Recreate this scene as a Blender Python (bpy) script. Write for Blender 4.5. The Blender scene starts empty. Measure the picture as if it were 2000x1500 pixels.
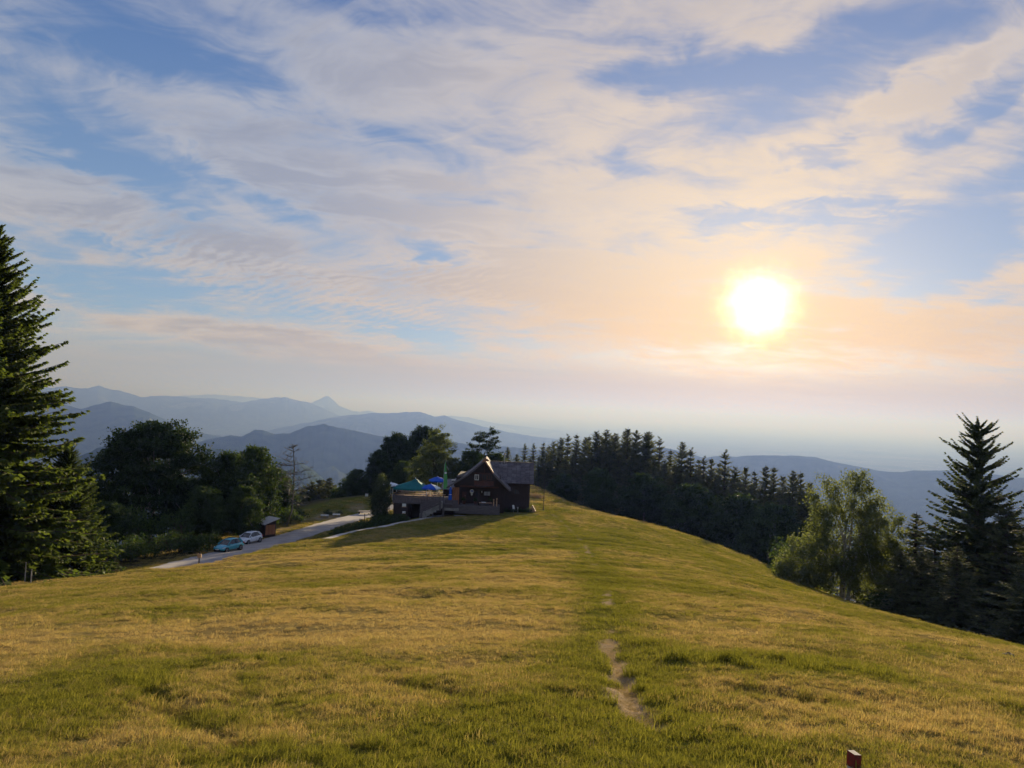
import bpy, math, random
import numpy as np
from mathutils import Vector, Matrix, Euler

sc = bpy.context.scene
COL = sc.collection
R = math.radians

# ------------------------------------------------------------------ camera
FPX = 1511.0                      # focal length in pixels of a 2000 px wide frame
PITCH, ROLL = R(1.93), R(2.4)
cam_d = bpy.data.cameras.new('camera')
cam = bpy.data.objects.new('camera', cam_d)
COL.objects.link(cam)
cam_d.sensor_fit = 'HORIZONTAL'
cam_d.sensor_width = 36.0
cam_d.lens = 36.0 * FPX / 2000.0
cam_d.clip_start = 0.1
cam_d.clip_end = 300000.0
CAMROT = Matrix.Rotation(R(90) + PITCH, 3, 'X') @ Matrix.Rotation(ROLL, 3, 'Z')
cam.rotation_euler = CAMROT.to_euler()
sc.camera = cam


def ray(u, v):
    """direction of a photo pixel, scaled to y = 1"""
    d = CAMROT @ Vector(((u - 1000) / FPX, (750 - v) / FPX, -1.0))
    return d / d.y


def at(u, v, y):
    d = ray(u, v)
    return Vector((d.x * y, y, d.z * y))


def azel(u, v):
    d = ray(u, v)
    return (math.degrees(math.atan2(d.x, d.y)), math.degrees(math.atan2(d.z, math.hypot(d.x, d.y))))


# ------------------------------------------------------------------ light
SUN_AZ, SUN_EL = azel(1482, 597)
sun_dir = Vector((math.sin(R(SUN_AZ)) * math.cos(R(SUN_EL)), math.cos(R(SUN_AZ)) * math.cos(R(SUN_EL)), math.sin(R(SUN_EL))))
sd = bpy.data.lights.new('sun', 'SUN')
sd.energy = 5.0
sd.angle = R(0.6)
sd.color = (1.0, 0.83, 0.60)
sun = bpy.data.objects.new('sun', sd)
COL.objects.link(sun)
sun.rotation_euler = sun_dir.to_track_quat('Z', 'Y').to_euler()

vs = sc.view_settings
vs.view_transform = 'Standard'
vs.look = 'None'
vs.gamma = 1.0
vs.use_curve_mapping = False
vs.exposure = 1.3
EXPO = 2.0 ** vs.exposure

world = bpy.data.worlds.new('World')
sc.world = world
world.use_nodes = True


class NT:
    """short hand for node trees"""
    def __init__(s, nt):
        s.nt = nt
        s.n = nt.nodes
        s.l = nt.links

    def put(s, sock, val):
        if val is None:
            return
        if hasattr(val, 'is_output') or isinstance(val, bpy.types.NodeSocket):
            s.l.new(val, sock)
        else:
            if sock.type == 'RGBA' and hasattr(val, '__len__') and len(val) == 3:
                val = (*val, 1.0)
            sock.default_value = val

    def node(s, t, **kw):
        nd = s.n.new(t)
        for k, v in kw.items():
            setattr(nd, k, v)
        return nd

    def m(s, op, a, b=None, c=None, clamp=False):
        nd = s.n.new('ShaderNodeMath')
        nd.operation = op
        nd.use_clamp = clamp
        for i, q in enumerate((a, b, c)):
            s.put(nd.inputs[i], q)
        return nd.outputs[0]

    def vm(s, op, a, b=None, scale=None):
        nd = s.n.new('ShaderNodeVectorMath')
        nd.operation = op
        s.put(nd.inputs[0], a)
        s.put(nd.inputs[1], b)
        if scale is not None:
            s.put(nd.inputs['Scale'], scale)
        return nd.outputs['Value'] if op in ('LENGTH', 'DOT_PRODUCT', 'DISTANCE') else nd.outputs['Vector']

    def mr(s, v, a, b, c=0.0, d=1.0, kind='SMOOTHSTEP'):
        nd = s.n.new('ShaderNodeMapRange')
        nd.interpolation_type = kind
        nd.clamp = True
        for i, q in enumerate((v, a, b, c, d)):
            s.put(nd.inputs[i], q)
        return nd.outputs[0]

    def mix(s, f, a, b, blend='MIX'):
        nd = s.n.new('ShaderNodeMix')
        nd.data_type = 'RGBA'
        nd.blend_type = blend
        s.put(nd.inputs[0], f)
        s.put(nd.inputs[6], a)
        s.put(nd.inputs[7], b)
        return nd.outputs[2]

    def noise(s, vec, scale, detail=4, rough=0.55, dist=0.0, out=0, dim='3D'):
        nd = s.n.new('ShaderNodeTexNoise')
        nd.noise_dimensions = dim
        if vec is not None:
            s.l.new(vec, nd.inputs['Vector'])
        nd.inputs['Scale'].default_value = scale
        nd.inputs['Detail'].default_value = detail
        nd.inputs['Roughness'].default_value = rough
        nd.inputs['Distortion'].default_value = dist
        return nd.outputs[out]

    def comb(s, x, y, z=0.0):
        nd = s.n.new('ShaderNodeCombineXYZ')
        for i, q in enumerate((x, y, z)):
            s.put(nd.inputs[i], q)
        return nd.outputs[0]

    def sep(s, v):
        nd = s.n.new('ShaderNodeSeparateXYZ')
        s.l.new(v, nd.inputs[0])
        return nd.outputs


def lin(r, g, b):
    f = lambda c: (c / 255 / 12.92) if c <= 10 else ((c / 255 + 0.055) / 1.055) ** 2.4
    return (f(r), f(g), f(b))


def build_world():
    t = NT(world.node_tree)
    t.n.clear()
    BG = 0.1
    K = 1.0 / (BG * EXPO)                       # display value -> colour fed to the background
    dirv = t.node('ShaderNodeTexCoord').outputs['Generated']
    dirv = t.vm('NORMALIZE', dirv)
    x, y, z = t.sep(dirv)
    D = 180 / math.pi
    az = t.m('MULTIPLY', t.m('ARCTAN2', x, y), D)
    el = t.m('MULTIPLY', t.m('ARCSINE', z), D)
    elp = t.m('MAXIMUM', el, 0.0)
    sky = t.node('ShaderNodeTexSky', sky_type='NISHITA', sun_disc=False)
    sky.sun_elevation = R(SUN_EL)
    sky.sun_rotation = R(SUN_AZ)
    sky.altitude = 1000
    sky.air_density = 1.0
    sky.dust_density = 1.2
    sky.ozone_density = 2.0
    # angle to the sun in degrees
    cosd = t.vm('DOT_PRODUCT', dirv, tuple(sun_dir))
    th = t.m('MULTIPLY', t.m('ARCCOSINE', t.m('MINIMUM', cosd, 1.0)), D)
    # the cloud deck seen in perspective (for grain and streaks)
    zz = t.m('ADD', t.m('MAXIMUM', z, 0.0), 0.13)
    px = t.m('DIVIDE', x, zz)
    py = t.m('DIVIDE', y, zz)
    deck = t.comb(px, py, 0.0)
    ang = t.comb(az, el, 0.0)
    # wind-drawn warp
    w1 = t.vm('SUBTRACT', t.noise(deck, 1.6, 3, 0.55, 0.3, out=1, dim='2D'), (0.5, 0.5, 0.5))
    w2 = t.vm('SUBTRACT', t.noise(deck, 6.0, 4, 0.6, 0.6, out=1, dim='2D'), (0.5, 0.5, 0.5))
    wv = t.vm('ADD', t.vm('MULTIPLY', w1, (9.0, 5.0, 0)), t.vm('MULTIPLY', w2, (4.0, 2.6, 0)))
    elfade = t.mr(el, 0.0, 12.0, 0.25, 1.0, 'LINEAR')
    wv = t.vm('SCALE', wv, scale=elfade)
    q = t.vm('ADD', ang, wv)
    acc = None
    blobs = [  # u, v, half width, half height, turn, weight  (banks of cloud +, clear gaps -)
        (450, 265, 760, 85, 8, .75), (800, 170, 520, 150, -4, .60), (1500, 330, 640, 110, -9, .60),
        (1800, 165, 190, 40, -20, .95), (1100, 470, 640, 150, 2, .50), (1300, 590, 900, 130, 3, .60),
        (300, 450, 560, 85, 8, .65), (450, 650, 700, 50, 5, .70), (1230, 60, 260, 60, -8, .45),
        (1500, 30, 300, 50, -5, .45), (1850, 640, 340, 70, 4, .45), (1960, 787, 300, 14, -1, .50),
        (880, 492, 150, 46, 5, -1.3), (1390, 432, 100, 42, -5, -.95), (1600, 412, 230, 17, -3, -.7),
        (1585, 303, 110, 32, 5, -1.1), (1880, 470, 230, 120, -22, -1.15), (1860, 250, 150, 48, -25, -1.0),
        (190, 70, 380, 150, 6, -1.0), (480, 150, 110, 120, 20, -.5), (210, 325, 230, 42, 10, -.8),
        (400, 330, 190, 30, 6, -.55), (515, 388, 110, 38, 12, -.6), (190, 560, 330, 60, 5, -.9),
        (1760, 60, 380, 90, -12, -.8), (1350, 140, 330, 42, -6, -.75), (1180, 310, 90, 32, 0, -.7),
        (800, 655, 140, 15, 4, -1.0), (1285, 678, 60, 14, 12, -.5), (1450, 690, 40, 16, -30, -.3),
        (1000, 100, 110, 26, 8, -.4),
    ]
    for (u, v, ru, rv, rot, w) in blobs:
        a, e = azel(u, v)
        mp = t.node('ShaderNodeMapping', vector_type='TEXTURE')
        t.l.new(q, mp.inputs['Vector'])
        mp.inputs['Location'].default_value = (a, e, 0)
        mp.inputs['Rotation'].default_value = (0, 0, R(-rot) - ROLL)
        mp.inputs['Scale'].default_value = (ru / 26.0, rv / 26.0, 1)
        g = t.node('ShaderNodeTexGradient', gradient_type='SPHERICAL')
        t.l.new(mp.outputs[0], g.inputs[0])
        val = t.mr(g.outputs['Fac'], 0.0, 0.85, 0.0, w if w > 0 else w * 0.8)
        acc = val if acc is None else t.m('ADD', acc, val)
    # streaky and billowy grain
    rot = t.node('ShaderNodeMapping', vector_type='POINT')
    t.l.new(t.vm('ADD', deck, t.vm('SCALE', w1, scale=0.5)), rot.inputs['Vector'])
    rot.inputs['Rotation'].default_value = (0, 0, R(-38))
    rot.inputs['Scale'].default_value = (0.5, 2.0, 1)
    st = t.noise(rot.outputs[0], 1.7, 7, 0.58, 0.6, dim='2D')
    st2 = t.noise(deck, 3.0, 8, 0.60, 0.4, dim='2D')
    fine = t.noise(rot.outputs[0], 10.0, 5, 0.65, 0.6, dim='2D')
    # mackerel ripples low on the left
    wav = t.node('ShaderNodeTexWave', wave_type='BANDS', bands_direction='DIAGONAL')
    t.l.new(t.vm('ADD', deck, t.vm('SCALE', w2, scale=0.12)), wav.inputs['Vector'])
    wav.inputs['Scale'].default_value = 7.0
    wav.inputs['Distortion'].default_value = 3.0
    wav.inputs['Detail'].default_value = 3.0
    rip = None
    for (u, v, ru, rv, rt) in ((560, 560, 520, 70, 9), (1000, 560, 420, 60, 3)):
        a, e = azel(u, v)
        mp = t.node('ShaderNodeMapping', vector_type='TEXTURE')
        t.l.new(ang, mp.inputs['Vector'])
        mp.inputs['Location'].default_value = (a, e, 0)
        mp.inputs['Rotation'].default_value = (0, 0, R(-rt) - ROLL)
        mp.inputs['Scale'].default_value = (ru / 26.0, rv / 26.0, 1)
        g = t.node('ShaderNodeTexGradient', gradient_type='SPHERICAL')
        t.l.new(mp.outputs[0], g.inputs[0])
        k = t.mr(g.outputs['Fac'], 0.0, 0.6, 0.0, 0.42)
        rip = k if rip is None else t.m('MAXIMUM', rip, k)
    ripple = t.m('MULTIPLY', rip, t.m('SUBTRACT', wav.outputs['Fac'], 0.45))
    grain = t.m('ADD', t.m('ADD', t.m('MULTIPLY', t.m('SUBTRACT', st, 0.5), 2.1),
                           t.m('MULTIPLY', t.m('SUBTRACT', st2, 0.5), 1.9)),
                t.m('ADD', t.m('MULTIPLY', t.m('SUBTRACT', fine, 0.5), 0.55), ripple))
    lowcalm = t.mr(el, 1.0, 10.0, 0.45, 1.0, 'LINEAR')
    dens = t.m('ADD', t.m('ADD', acc, 0.27), t.m('MULTIPLY', grain, lowcalm))
    cov = t.mr(dens, -0.48, 1.0, 0.0, 1.0)
    cov = t.m('POWER', cov, 1.15)
    thick = t.mr(t.m('ADD', dens, t.m('MULTIPLY', t.m('SUBTRACT', st2, 0.5), -2.2)), 0.45, 1.25, 0.0, 1.0)
    # cloud light: lilac grey overhead, cream towards the sun, peach low down
    nearf = t.mr(th, 3.0, 40.0, 1.0, 0.0)
    nearf = t.m('POWER', nearf, 1.15)
    lowf = t.mr(el, 3.0, 15.0, 1.0, 0.0)
    ccol = t.mix(nearf, lin(184, 186, 196), lin(248, 224, 192))
    peach = t.mix(nearf, lin(218, 196, 172), lin(255, 204, 122))
    ccol = t.mix(t.m('MULTIPLY', lowf, 0.9), ccol, peach)
    shade = t.mix(t.m('MULTIPLY', t.m('MULTIPLY', thick, 0.85), t.m('SUBTRACT', 1.0, t.m('MULTIPLY', nearf, 0.9))), (1, 1, 1), (0.66, 0.69, 0.77))
    ccol = t.mix(1.0, ccol, shade, 'MULTIPLY')
    # haze bank along the horizon
    bank = t.mr(t.m('ADD', el, t.m('MULTIPLY', t.m('SUBTRACT', st, 0.5), 1.6)), 2.0, 4.6, 0.85, 0.0)
    bankc = t.mix(t.mr(th, 4, 40, 1, 0), lin(172, 172, 172), lin(204, 184, 160))
    # air
    airc = t.mix(t.mr(el, 2, 30, 0, 1, 'LINEAR'), lin(140, 168, 200), lin(52, 94, 160))
    airc = t.mix(t.mr(th, 6, 36, 0.75, 0.0), airc, lin(122, 148, 188))
    nish = t.mix(1.0, sky.outputs[0], (0.62, 0.66, 0.72), 'MULTIPLY')
    airk = t.vm('SCALE', airc, scale=K)
    clear = t.mix(0.82, nish, airk)
    col = t.mix(t.m('MULTIPLY', cov, 0.84), clear, t.vm('SCALE', ccol, scale=K))
    col = t.mix(bank, col, t.vm('SCALE', bankc, scale=K))
    # the sun behind thin cloud: a burnt-out heart and a warm aureole
    wob = t.m('MULTIPLY', t.m('SUBTRACT', t.noise(dirv, 46.0, 4, 0.6), 0.5), 1.7)
    thw = t.m('ADD', th, wob)
    chan = []
    for (r0, amp, wide, wamp) in ((1.95, 2.2, 10.0, .24), (1.88, 2.1, 8.0, .16), (1.62, 1.9, 4.5, .06)):
        core = t.m('MULTIPLY', t.m('EXPONENT', t.m('MULTIPLY', t.m('POWER', t.m('DIVIDE', t.m('MAXIMUM', thw, 0.0), r0), 2.4), -1.0)), amp * K)
        halo = t.m('MULTIPLY', t.m('EXPONENT', t.m('DIVIDE', th, -wide)), wamp * K)
        chan.append(t.m('ADD', core, halo))
    glow = t.comb(*chan)
    col = t.vm('ADD', col, glow)
    bg = t.node('ShaderNodeBackground')
    t.l.new(col, bg.inputs['Color'])
    bg.inputs['Strength'].default_value = BG
    out = t.node('ShaderNodeOutputWorld')
    t.l.new(bg.outputs[0], out.inputs['Surface'])


build_world()
sc.cycles.use_denoising = True
sc.cycles.max_bounces = 4
sc.cycles.diffuse_bounces = 2
sc.cycles.use_adaptive_sampling = True
sc.cycles.adaptive_threshold = 0.03
sc.cycles.transmission_bounces = 3
sc.cycles.volume_bounces = 1
sc.cycles.sample_clamp_indirect = 4.0
world.cycles.sampling_method = 'NONE'


# ------------------------------------------------------------------ helpers
def obj_new(name, me, parent=None, loc=None, rz=None):
    o = bpy.data.objects.new(name, me)
    COL.objects.link(o)
    if parent is not None:
        o.parent = parent
    if loc is not None:
        o.location = loc
    if rz is not None:
        o.rotation_euler = (0, 0, rz)
    return o


def tag(o, label=None, cat=None, group=None, kind=None):
    if label:
        o['label'] = label
    if cat:
        o['category'] = cat
    if group:
        o['group'] = group
    if kind:
        o['kind'] = kind
    return o


def thing(name, label, cat, loc, rz=0.0, group=None):
    return tag(obj_new(name, None, None, loc, rz), label, cat, group)


def mesh_np(name, V, F, mat=None, smooth=False, attrs=None):
    """V (n,3); F (m,k) or a list of such arrays"""
    Fs = F if isinstance(F, list) else [F]
    Fs = [np.asarray(f, dtype=np.int32) for f in Fs if len(f)]
    me = bpy.data.meshes.new(name)
    V = np.asarray(V, dtype=np.float32)
    me.vertices.add(len(V))
    me.vertices.foreach_set('co', V.ravel())
    loops = np.concatenate([f.ravel() for f in Fs])
    tot = np.concatenate([np.full(len(f), f.shape[1], np.int32) for f in Fs])
    start = np.concatenate([[0], np.cumsum(tot)[:-1]]).astype(np.int32)
    me.loops.add(len(loops))
    me.loops.foreach_set('vertex_index', loops)
    me.polygons.add(len(tot))
    me.polygons.foreach_set('loop_start', start)
    if smooth:
        me.polygons.foreach_set('use_smooth', np.ones(len(tot), dtype=bool))
    for k, a in (attrs or {}).items():
        at_ = me.attributes.new(k, 'FLOAT', 'POINT')
        at_.data.foreach_set('value', np.asarray(a, dtype=np.float32).ravel())
    me.update(calc_edges=True)
    me.validate()
    if mat:
        me.materials.append(mat)
    return me


class MB:
    """collects boxes, tubes, prisms and builds ONE mesh object"""
    def __init__(s):
        s.v = []
        s.f = []
        s.T = Matrix.Identity(4)

    def add(s, vs_, fs_):
        b = len(s.v)
        s.v += [tuple(s.T @ Vector(p)) for p in vs_]
        s.f += [tuple(b + i for i in f) for f in fs_]
        return s

    def box(s, x0, x1, y0, y1, z0, z1):
        return s.add([(x0, y0, z0), (x1, y0, z0), (x1, y1, z0), (x0, y1, z0), (x0, y0, z1), (x1, y0, z1), (x1, y1, z1), (x0, y1, z1)],
                     [(3, 2, 1, 0), (4, 5, 6, 7), (0, 1, 5, 4), (1, 2, 6, 5), (2, 3, 7, 6), (3, 0, 4, 7)])

    def bar(s, a, b, w, h=None):
        """a beam of section w x h between two points"""
        h = h or w
        a, b = Vector(a), Vector(b)
        d = (b - a).normalized()
        up = Vector((0, 0, 1)) if abs(d.z) < 0.95 else Vector((0, 1, 0))
        r = d.cross(up).normalized() * (w / 2)
        u = r.cross(d).normalized() * (h / 2)
        p = [a - r - u, a + r - u, a + r + u, a - r + u, b - r - u, b + r - u, b + r + u, b - r + u]
        return s.add(p, [(0, 1, 2, 3), (7, 6, 5, 4), (0, 4, 5, 1), (1, 5, 6, 2), (2, 6, 7, 3), (3, 7, 4, 0)])

    def tube(s, pts, rads, n=8, cap=True):
        pts = [Vector(p) for p in pts]
        if not hasattr(rads, '__len__'):
            rads = [rads] * len(pts)
        vs_, fs_ = [], []
        for i, p in enumerate(pts):
            d = (pts[min(i + 1, len(pts) - 1)] - pts[max(i - 1, 0)]).normalized()
            up = Vector((0, 0, 1)) if abs(d.z) < 0.9 else Vector((0, 1, 0))
            r = d.cross(up).normalized()
            u = r.cross(d).normalized()
            for k in range(n):
                a = 2 * math.pi * k / n
                vs_.append(p + (r * math.cos(a) + u * math.sin(a)) * rads[i])
        for i in range(len(pts) - 1):
            for k in range(n):
                k2 = (k + 1) % n
                fs_.append((i * n + k, i * n + k2, (i + 1) * n + k2, (i + 1) * n + k))
        if cap:
            fs_.append(tuple(range(n))[::-1])
            fs_.append(tuple((len(pts) - 1) * n + k for k in range(n)))
        return s.add(vs_, fs_)

    def prism(s, poly, y0, y1):
        """polygon in x,z pushed along y"""
        n = len(poly)
        vs_ = [(p[0], y0, p[1]) for p in poly] + [(p[0], y1, p[1]) for p in poly]
        fs_ = [tuple(range(n)), tuple(range(2 * n - 1, n - 1, -1))]
        fs_ += [(i, i + n, (i + 1) % n + n, (i + 1) % n) for i in range(n)]
        return s.add(vs_, fs_)

    def build(s, name, mat, parent=None, smooth=False, loc=None, rz=None, bevel=0.0):
        me = bpy.data.meshes.new(name)
        me.from_pydata(s.v, [], s.f)
        me.validate()
        if smooth:
            me.polygons.foreach_set('use_smooth', [True] * len(me.polygons))
        me.materials.append(mat)
        o = obj_new(name, me, parent, loc, rz)
        if bevel:
            md = o.modifiers.new('bevel', 'BEVEL')
            md.width = bevel
            md.segments = 2
            md.limit_method = 'ANGLE'
        return o


def copy_tree(o, parent=None):
    c = o.copy()
    COL.objects.link(c)
    c.parent = parent
    for ch in list(o.children):
        copy_tree(ch, c)
    return c


# numpy value noise
_rs = np.random.RandomState(7)
_PERM = _rs.rand(256, 256).astype(np.float64)


def vnoise(x, y):
    xi = np.floor(x).astype(int)
    yi = np.floor(y).astype(int)
    fx = x - xi
    fy = y - yi
    fx = fx * fx * (3 - 2 * fx)
    fy = fy * fy * (3 - 2 * fy)
    g = lambda a, b: _PERM[a & 255, b & 255]
    return (g(xi, yi) * (1 - fx) + g(xi + 1, yi) * fx) * (1 - fy) + (g(xi, yi + 1) * (1 - fx) + g(xi + 1, yi + 1) * fx) * fy


def fbm(x, y, oct=4, gain=0.5):
    s_ = 0
    a = 1.0
    n = 0
    for i in range(oct):
        s_ = s_ + a * vnoise(x * 2 ** i + 17.3 * i, y * 2 ** i + 9.1 * i)
        n += a
        a *= gain
    return s_ / n


def sstep(a, b, x):
    q = np.clip((x - a) / (b - a), 0, 1)
    return q * q * (3 - 2 * q)


# ------------------------------------------------------------------ materials
MATS = {}


def mat_new(name):
    m = bpy.data.materials.new(name)
    m.use_nodes = True
    t = NT(m.node_tree)
    t.n.clear()
    out = t.node('ShaderNodeOutputMaterial')
    return m, t, out


def plain(name, col, col2=None, rough=0.8, scale=6.0, metal=0.0, bump=0.0, stretch=(1, 1, 1), coat=0.0, spec=0.3, detail=5):
    """a surface with grain: col <-> col2 by noise, and a little relief"""
    m, t, out = mat_new(name)
    p = t.node('ShaderNodeBsdfPrincipled')
    tc = t.node('ShaderNodeTexCoord').outputs['Object']
    vec = t.vm('MULTIPLY', tc, stretch)
    col2 = col2 or tuple(c * 0.65 for c in col)
    n = t.noise(vec, scale, detail, 0.6)
    f = t.mr(n, 0.3, 0.7)
    t.put(p.inputs['Base Color'], t.mix(f, col, col2))
    p.inputs['Roughness'].default_value = rough
    p.inputs['Metallic'].default_value = metal
    p.inputs['Specular IOR Level'].default_value = spec
    p.inputs['Coat Weight'].default_value = coat
    if bump:
        b = t.node('ShaderNodeBump')
        b.inputs['Strength'].default_value = 0.6
        b.inputs['Distance'].default_value = bump
        t.l.new(n, b.inputs['Height'])
        t.l.new(b.outputs[0], p.inputs['Normal'])
    t.l.new(p.outputs[0], out.inputs[0])
    MATS[name] = m
    return m


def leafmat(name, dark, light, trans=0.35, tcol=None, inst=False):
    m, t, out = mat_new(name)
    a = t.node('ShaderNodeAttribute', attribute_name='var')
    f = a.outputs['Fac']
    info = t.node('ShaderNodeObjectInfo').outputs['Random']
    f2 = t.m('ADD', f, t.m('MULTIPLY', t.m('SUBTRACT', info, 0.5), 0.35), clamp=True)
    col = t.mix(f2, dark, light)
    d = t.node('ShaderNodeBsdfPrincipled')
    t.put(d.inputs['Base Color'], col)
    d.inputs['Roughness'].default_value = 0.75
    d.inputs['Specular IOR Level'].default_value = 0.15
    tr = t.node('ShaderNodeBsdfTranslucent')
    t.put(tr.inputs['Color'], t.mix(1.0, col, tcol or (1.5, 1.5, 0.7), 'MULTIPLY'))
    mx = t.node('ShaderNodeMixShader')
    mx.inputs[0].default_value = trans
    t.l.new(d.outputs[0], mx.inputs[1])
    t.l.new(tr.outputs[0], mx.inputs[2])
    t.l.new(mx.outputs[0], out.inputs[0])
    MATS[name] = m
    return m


# ------------------------------------------------------------------ the lie of the land
EDGE = [(-140, 40), (-70, 46), (-40, 50), (-27, 52), (-23.5, 57), (-22, 67), (-21.5, 80), (-16.5, 93), (-10.5, 107), (-9.8, 118), (-12, 135), (-16, 160), (-20, 220)]
ROAD = [(-64, 34), (-46, 46), (-35, 58), (-30, 70), (-28.3, 86), (-27, 102), (-25.2, 118), (-21.5, 133), (-15, 145), (-6, 153)]
ROADZ_Y = [0, 34, 46, 58, 70, 86, 102, 118, 133, 145, 153, 200]
ROADZ_Z = [-15.0, -15.2, -15.3, -15.3, -15.55, -16.5, -17.4, -17.95, -18.2, -18.3, -18.3, -18.3]


def poly_dist(x, y, poly):
    """distance to a polyline and side (+ to the left of its direction)"""
    best = np.full(x.shape, 1e9)
    side = np.zeros(x.shape)
    for (ax, ay), (bx, by) in zip(poly[:-1], poly[1:]):
        dx, dy = bx - ax, by - ay
        L2 = dx * dx + dy * dy
        k = np.clip(((x - ax) * dx + (y - ay) * dy) / L2, 0, 1)
        qx, qy = ax + k * dx, ay + k * dy
        d = np.hypot(x - qx, y - qy)
        cr = dx * (y - ay) - dy * (x - ax)
        m_ = d < best
        best = np.where(m_, d, best)
        side = np.where(m_, np.sign(cr), side)
    return best, side


def zc(y):
    y = np.asarray(y, dtype=float)
    yy = np.clip(y, -30, 135)
    z = -1.65 - 0.202 * yy + 0.000748 * yy ** 2
    far = np.maximum(y - 150, 0)
    z = z - np.where(far < 70, far ** 2 / 500, 70 ** 2 / 500 + (far - 70) * 0.28)
    return z


def base_h(x, y):
    xr = np.maximum(x, 0)
    cr = np.where(xr < 48, xr ** 2 / 183.4, 48 ** 2 / 183.4 + (xr - 48) * 0.523) - 0.045 * np.minimum(xr, 48)
    xl = np.maximum(-x, 0)
    cl = np.where(xl < 70, xl ** 2 / 862, 70 ** 2 / 862 + (xl - 70) * 0.16) + 0.045 * np.minimum(xl, 70)
    drop = 0.0024 * np.clip(y - 112, 0, 45) ** 2 * sstep(3, 20, x)
    return zc(y) - cr - cl - drop


def land(x, y):
    """height of the hill without its small unevenness"""
    x = np.asarray(x, dtype=float)
    y = np.asarray(y, dtype=float)
    z = base_h(x, y)
    d, s_ = poly_dist(x, y, EDGE)
    out = d * s_                                 # > 0 beyond the meadow's left edge
    dr, sr = poly_dist(x, y, ROAD)
    off = dr * sr                                # > 0 on the far (left) side of the road
    bench = np.interp(y, ROADZ_Y, ROADZ_Z)
    # valley side left of the road, with a grassy bank beyond it
    berm = 1.0 * np.exp(-((y - 146) / 22) ** 2) * sstep(3, 8, off)
    fall = np.maximum(off - 9.5, 0)
    bench = bench + berm - np.where(fall < 20, fall ** 2 / 66, 400 / 66 + (fall - 20) * 0.6)
    farb = np.maximum(y - 152, 0)
    bench = bench - np.where(farb < 40, farb ** 2 / 220, 1600 / 220 + (farb - 40) * 0.36)
    w = sstep(0.0, 1.0, out / np.interp(y, [60, 85, 104], [4.2, 6.0, 12.0]))
    z = z * (1 - w) + np.minimum(bench, z + 0.4) * w
    return z


RUTS = []      # (x, y, rx, ry, turn, depth)  filled below from places in the photo


def relief(x, y):
    r = np.hypot(x, y)
    n = (fbm(x * 0.35 + 3, y * 0.35, 3) - 0.5) * 0.30 * sstep(3, 14, r)
    n = n + (fbm(x * 1.3, y * 1.0 + 50, 3) - 0.5) * 0.12 * (1 - sstep(22, 60, r))
    n = n + (fbm(x * 5 + 11, y * 5, 2) - 0.5) * 0.045 * (1 - sstep(8, 18, r))
    # faint terraces trodden along the slope
    n = n + 0.05 * np.sin(y * 1.15 + 3.0 * fbm(x * 0.08, y * 0.05, 2) * 6) * sstep(12, 30, r) * (1 - sstep(70, 110, r))
    for (rx, ry, a, b, tn, dp) in RUTS:
        c_, s_ = math.cos(tn), math.sin(tn)
        dx, dy = x - rx, y - ry
        p_ = (dx * c_ + dy * s_) / a
        q_ = (-dx * s_ + dy * c_) / b
        n = n + (1.2 if dp > 0 else 1.9) * dp * (.4 + 1.2 * fbm(x * 3.1, y * 3.1, 2)) * np.exp(-(p_ ** 2 + q_ ** 2))
    dr, _ = poly_dist(x, y, ROAD)
    d2, s2 = poly_dist(x, y, EDGE)
    n = n * sstep(2.0, 4.5, dr)
    hut = sstep(0, 6, np.maximum(np.maximum(-19 - x, x - 4), np.maximum(106 - y, y - 124)))
    return n * (0.15 + 0.85 * hut)


def H(x, y):
    x = np.asarray(x, dtype=float)
    y = np.asarray(y, dtype=float)
    h = land(x, y) + relief(x, y)
    return h


def h1(x, y):
    return float(H(np.array([x]), np.array([y]))[0])


def ground_at(u, v, y0=3.0, y1=160.0):
    """where the line of sight of a place in the photo meets the hill"""
    d = ray(u, v)
    ys = np.geomspace(y0, y1, 1500)
    hz = land(d.x * ys, ys)
    below = np.nonzero(d.z * ys < hz)[0]
    k = below[0] if len(below) else len(ys) - 1
    return Vector((d.x * ys[k], ys[k], float(hz[k])))


for (u, v, u2, v2, wdt, dp) in [
        (470, 1285, 560, 1302, 0.22, -.10), (380, 1268, 470, 1285, 0.2, -.08), (285, 1350, 330, 1385, .16, -.10), (345, 1395, 400, 1425, .2, -.11),
        (400, 1425, 450, 1440, .16, -.09), (750, 1332, 860, 1356, .2, -.08), (860, 1352, 930, 1370, .16, -.08), (470, 1460, 550, 1465, .2, -.08),
        (1340, 1290, 1480, 1300, .5, .10), (1480, 1280, 1620, 1300, .55, .12), (1590, 1310, 1740, 1326, .3, .08), (1430, 1350, 1640, 1372, .35, -.06),
        (1235, 1345, 1260, 1352, .1, -.08), (1215, 1050, 1290, 1060, 1.0, -.22), (1200, 1290, 1250, 1390, .16, -.05), (660, 1480, 720, 1478, .15, -.07)]:
    A, B = ground_at(u, v), ground_at(u2, v2)
    RUTS.append(((A.x + B.x) / 2, (A.y + B.y) / 2, max(math.hypot(B.x - A.x, B.y - A.y) * 0.6, 0.2), wdt, math.atan2(B.y - A.y, B.x - A.x), dp))

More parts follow.
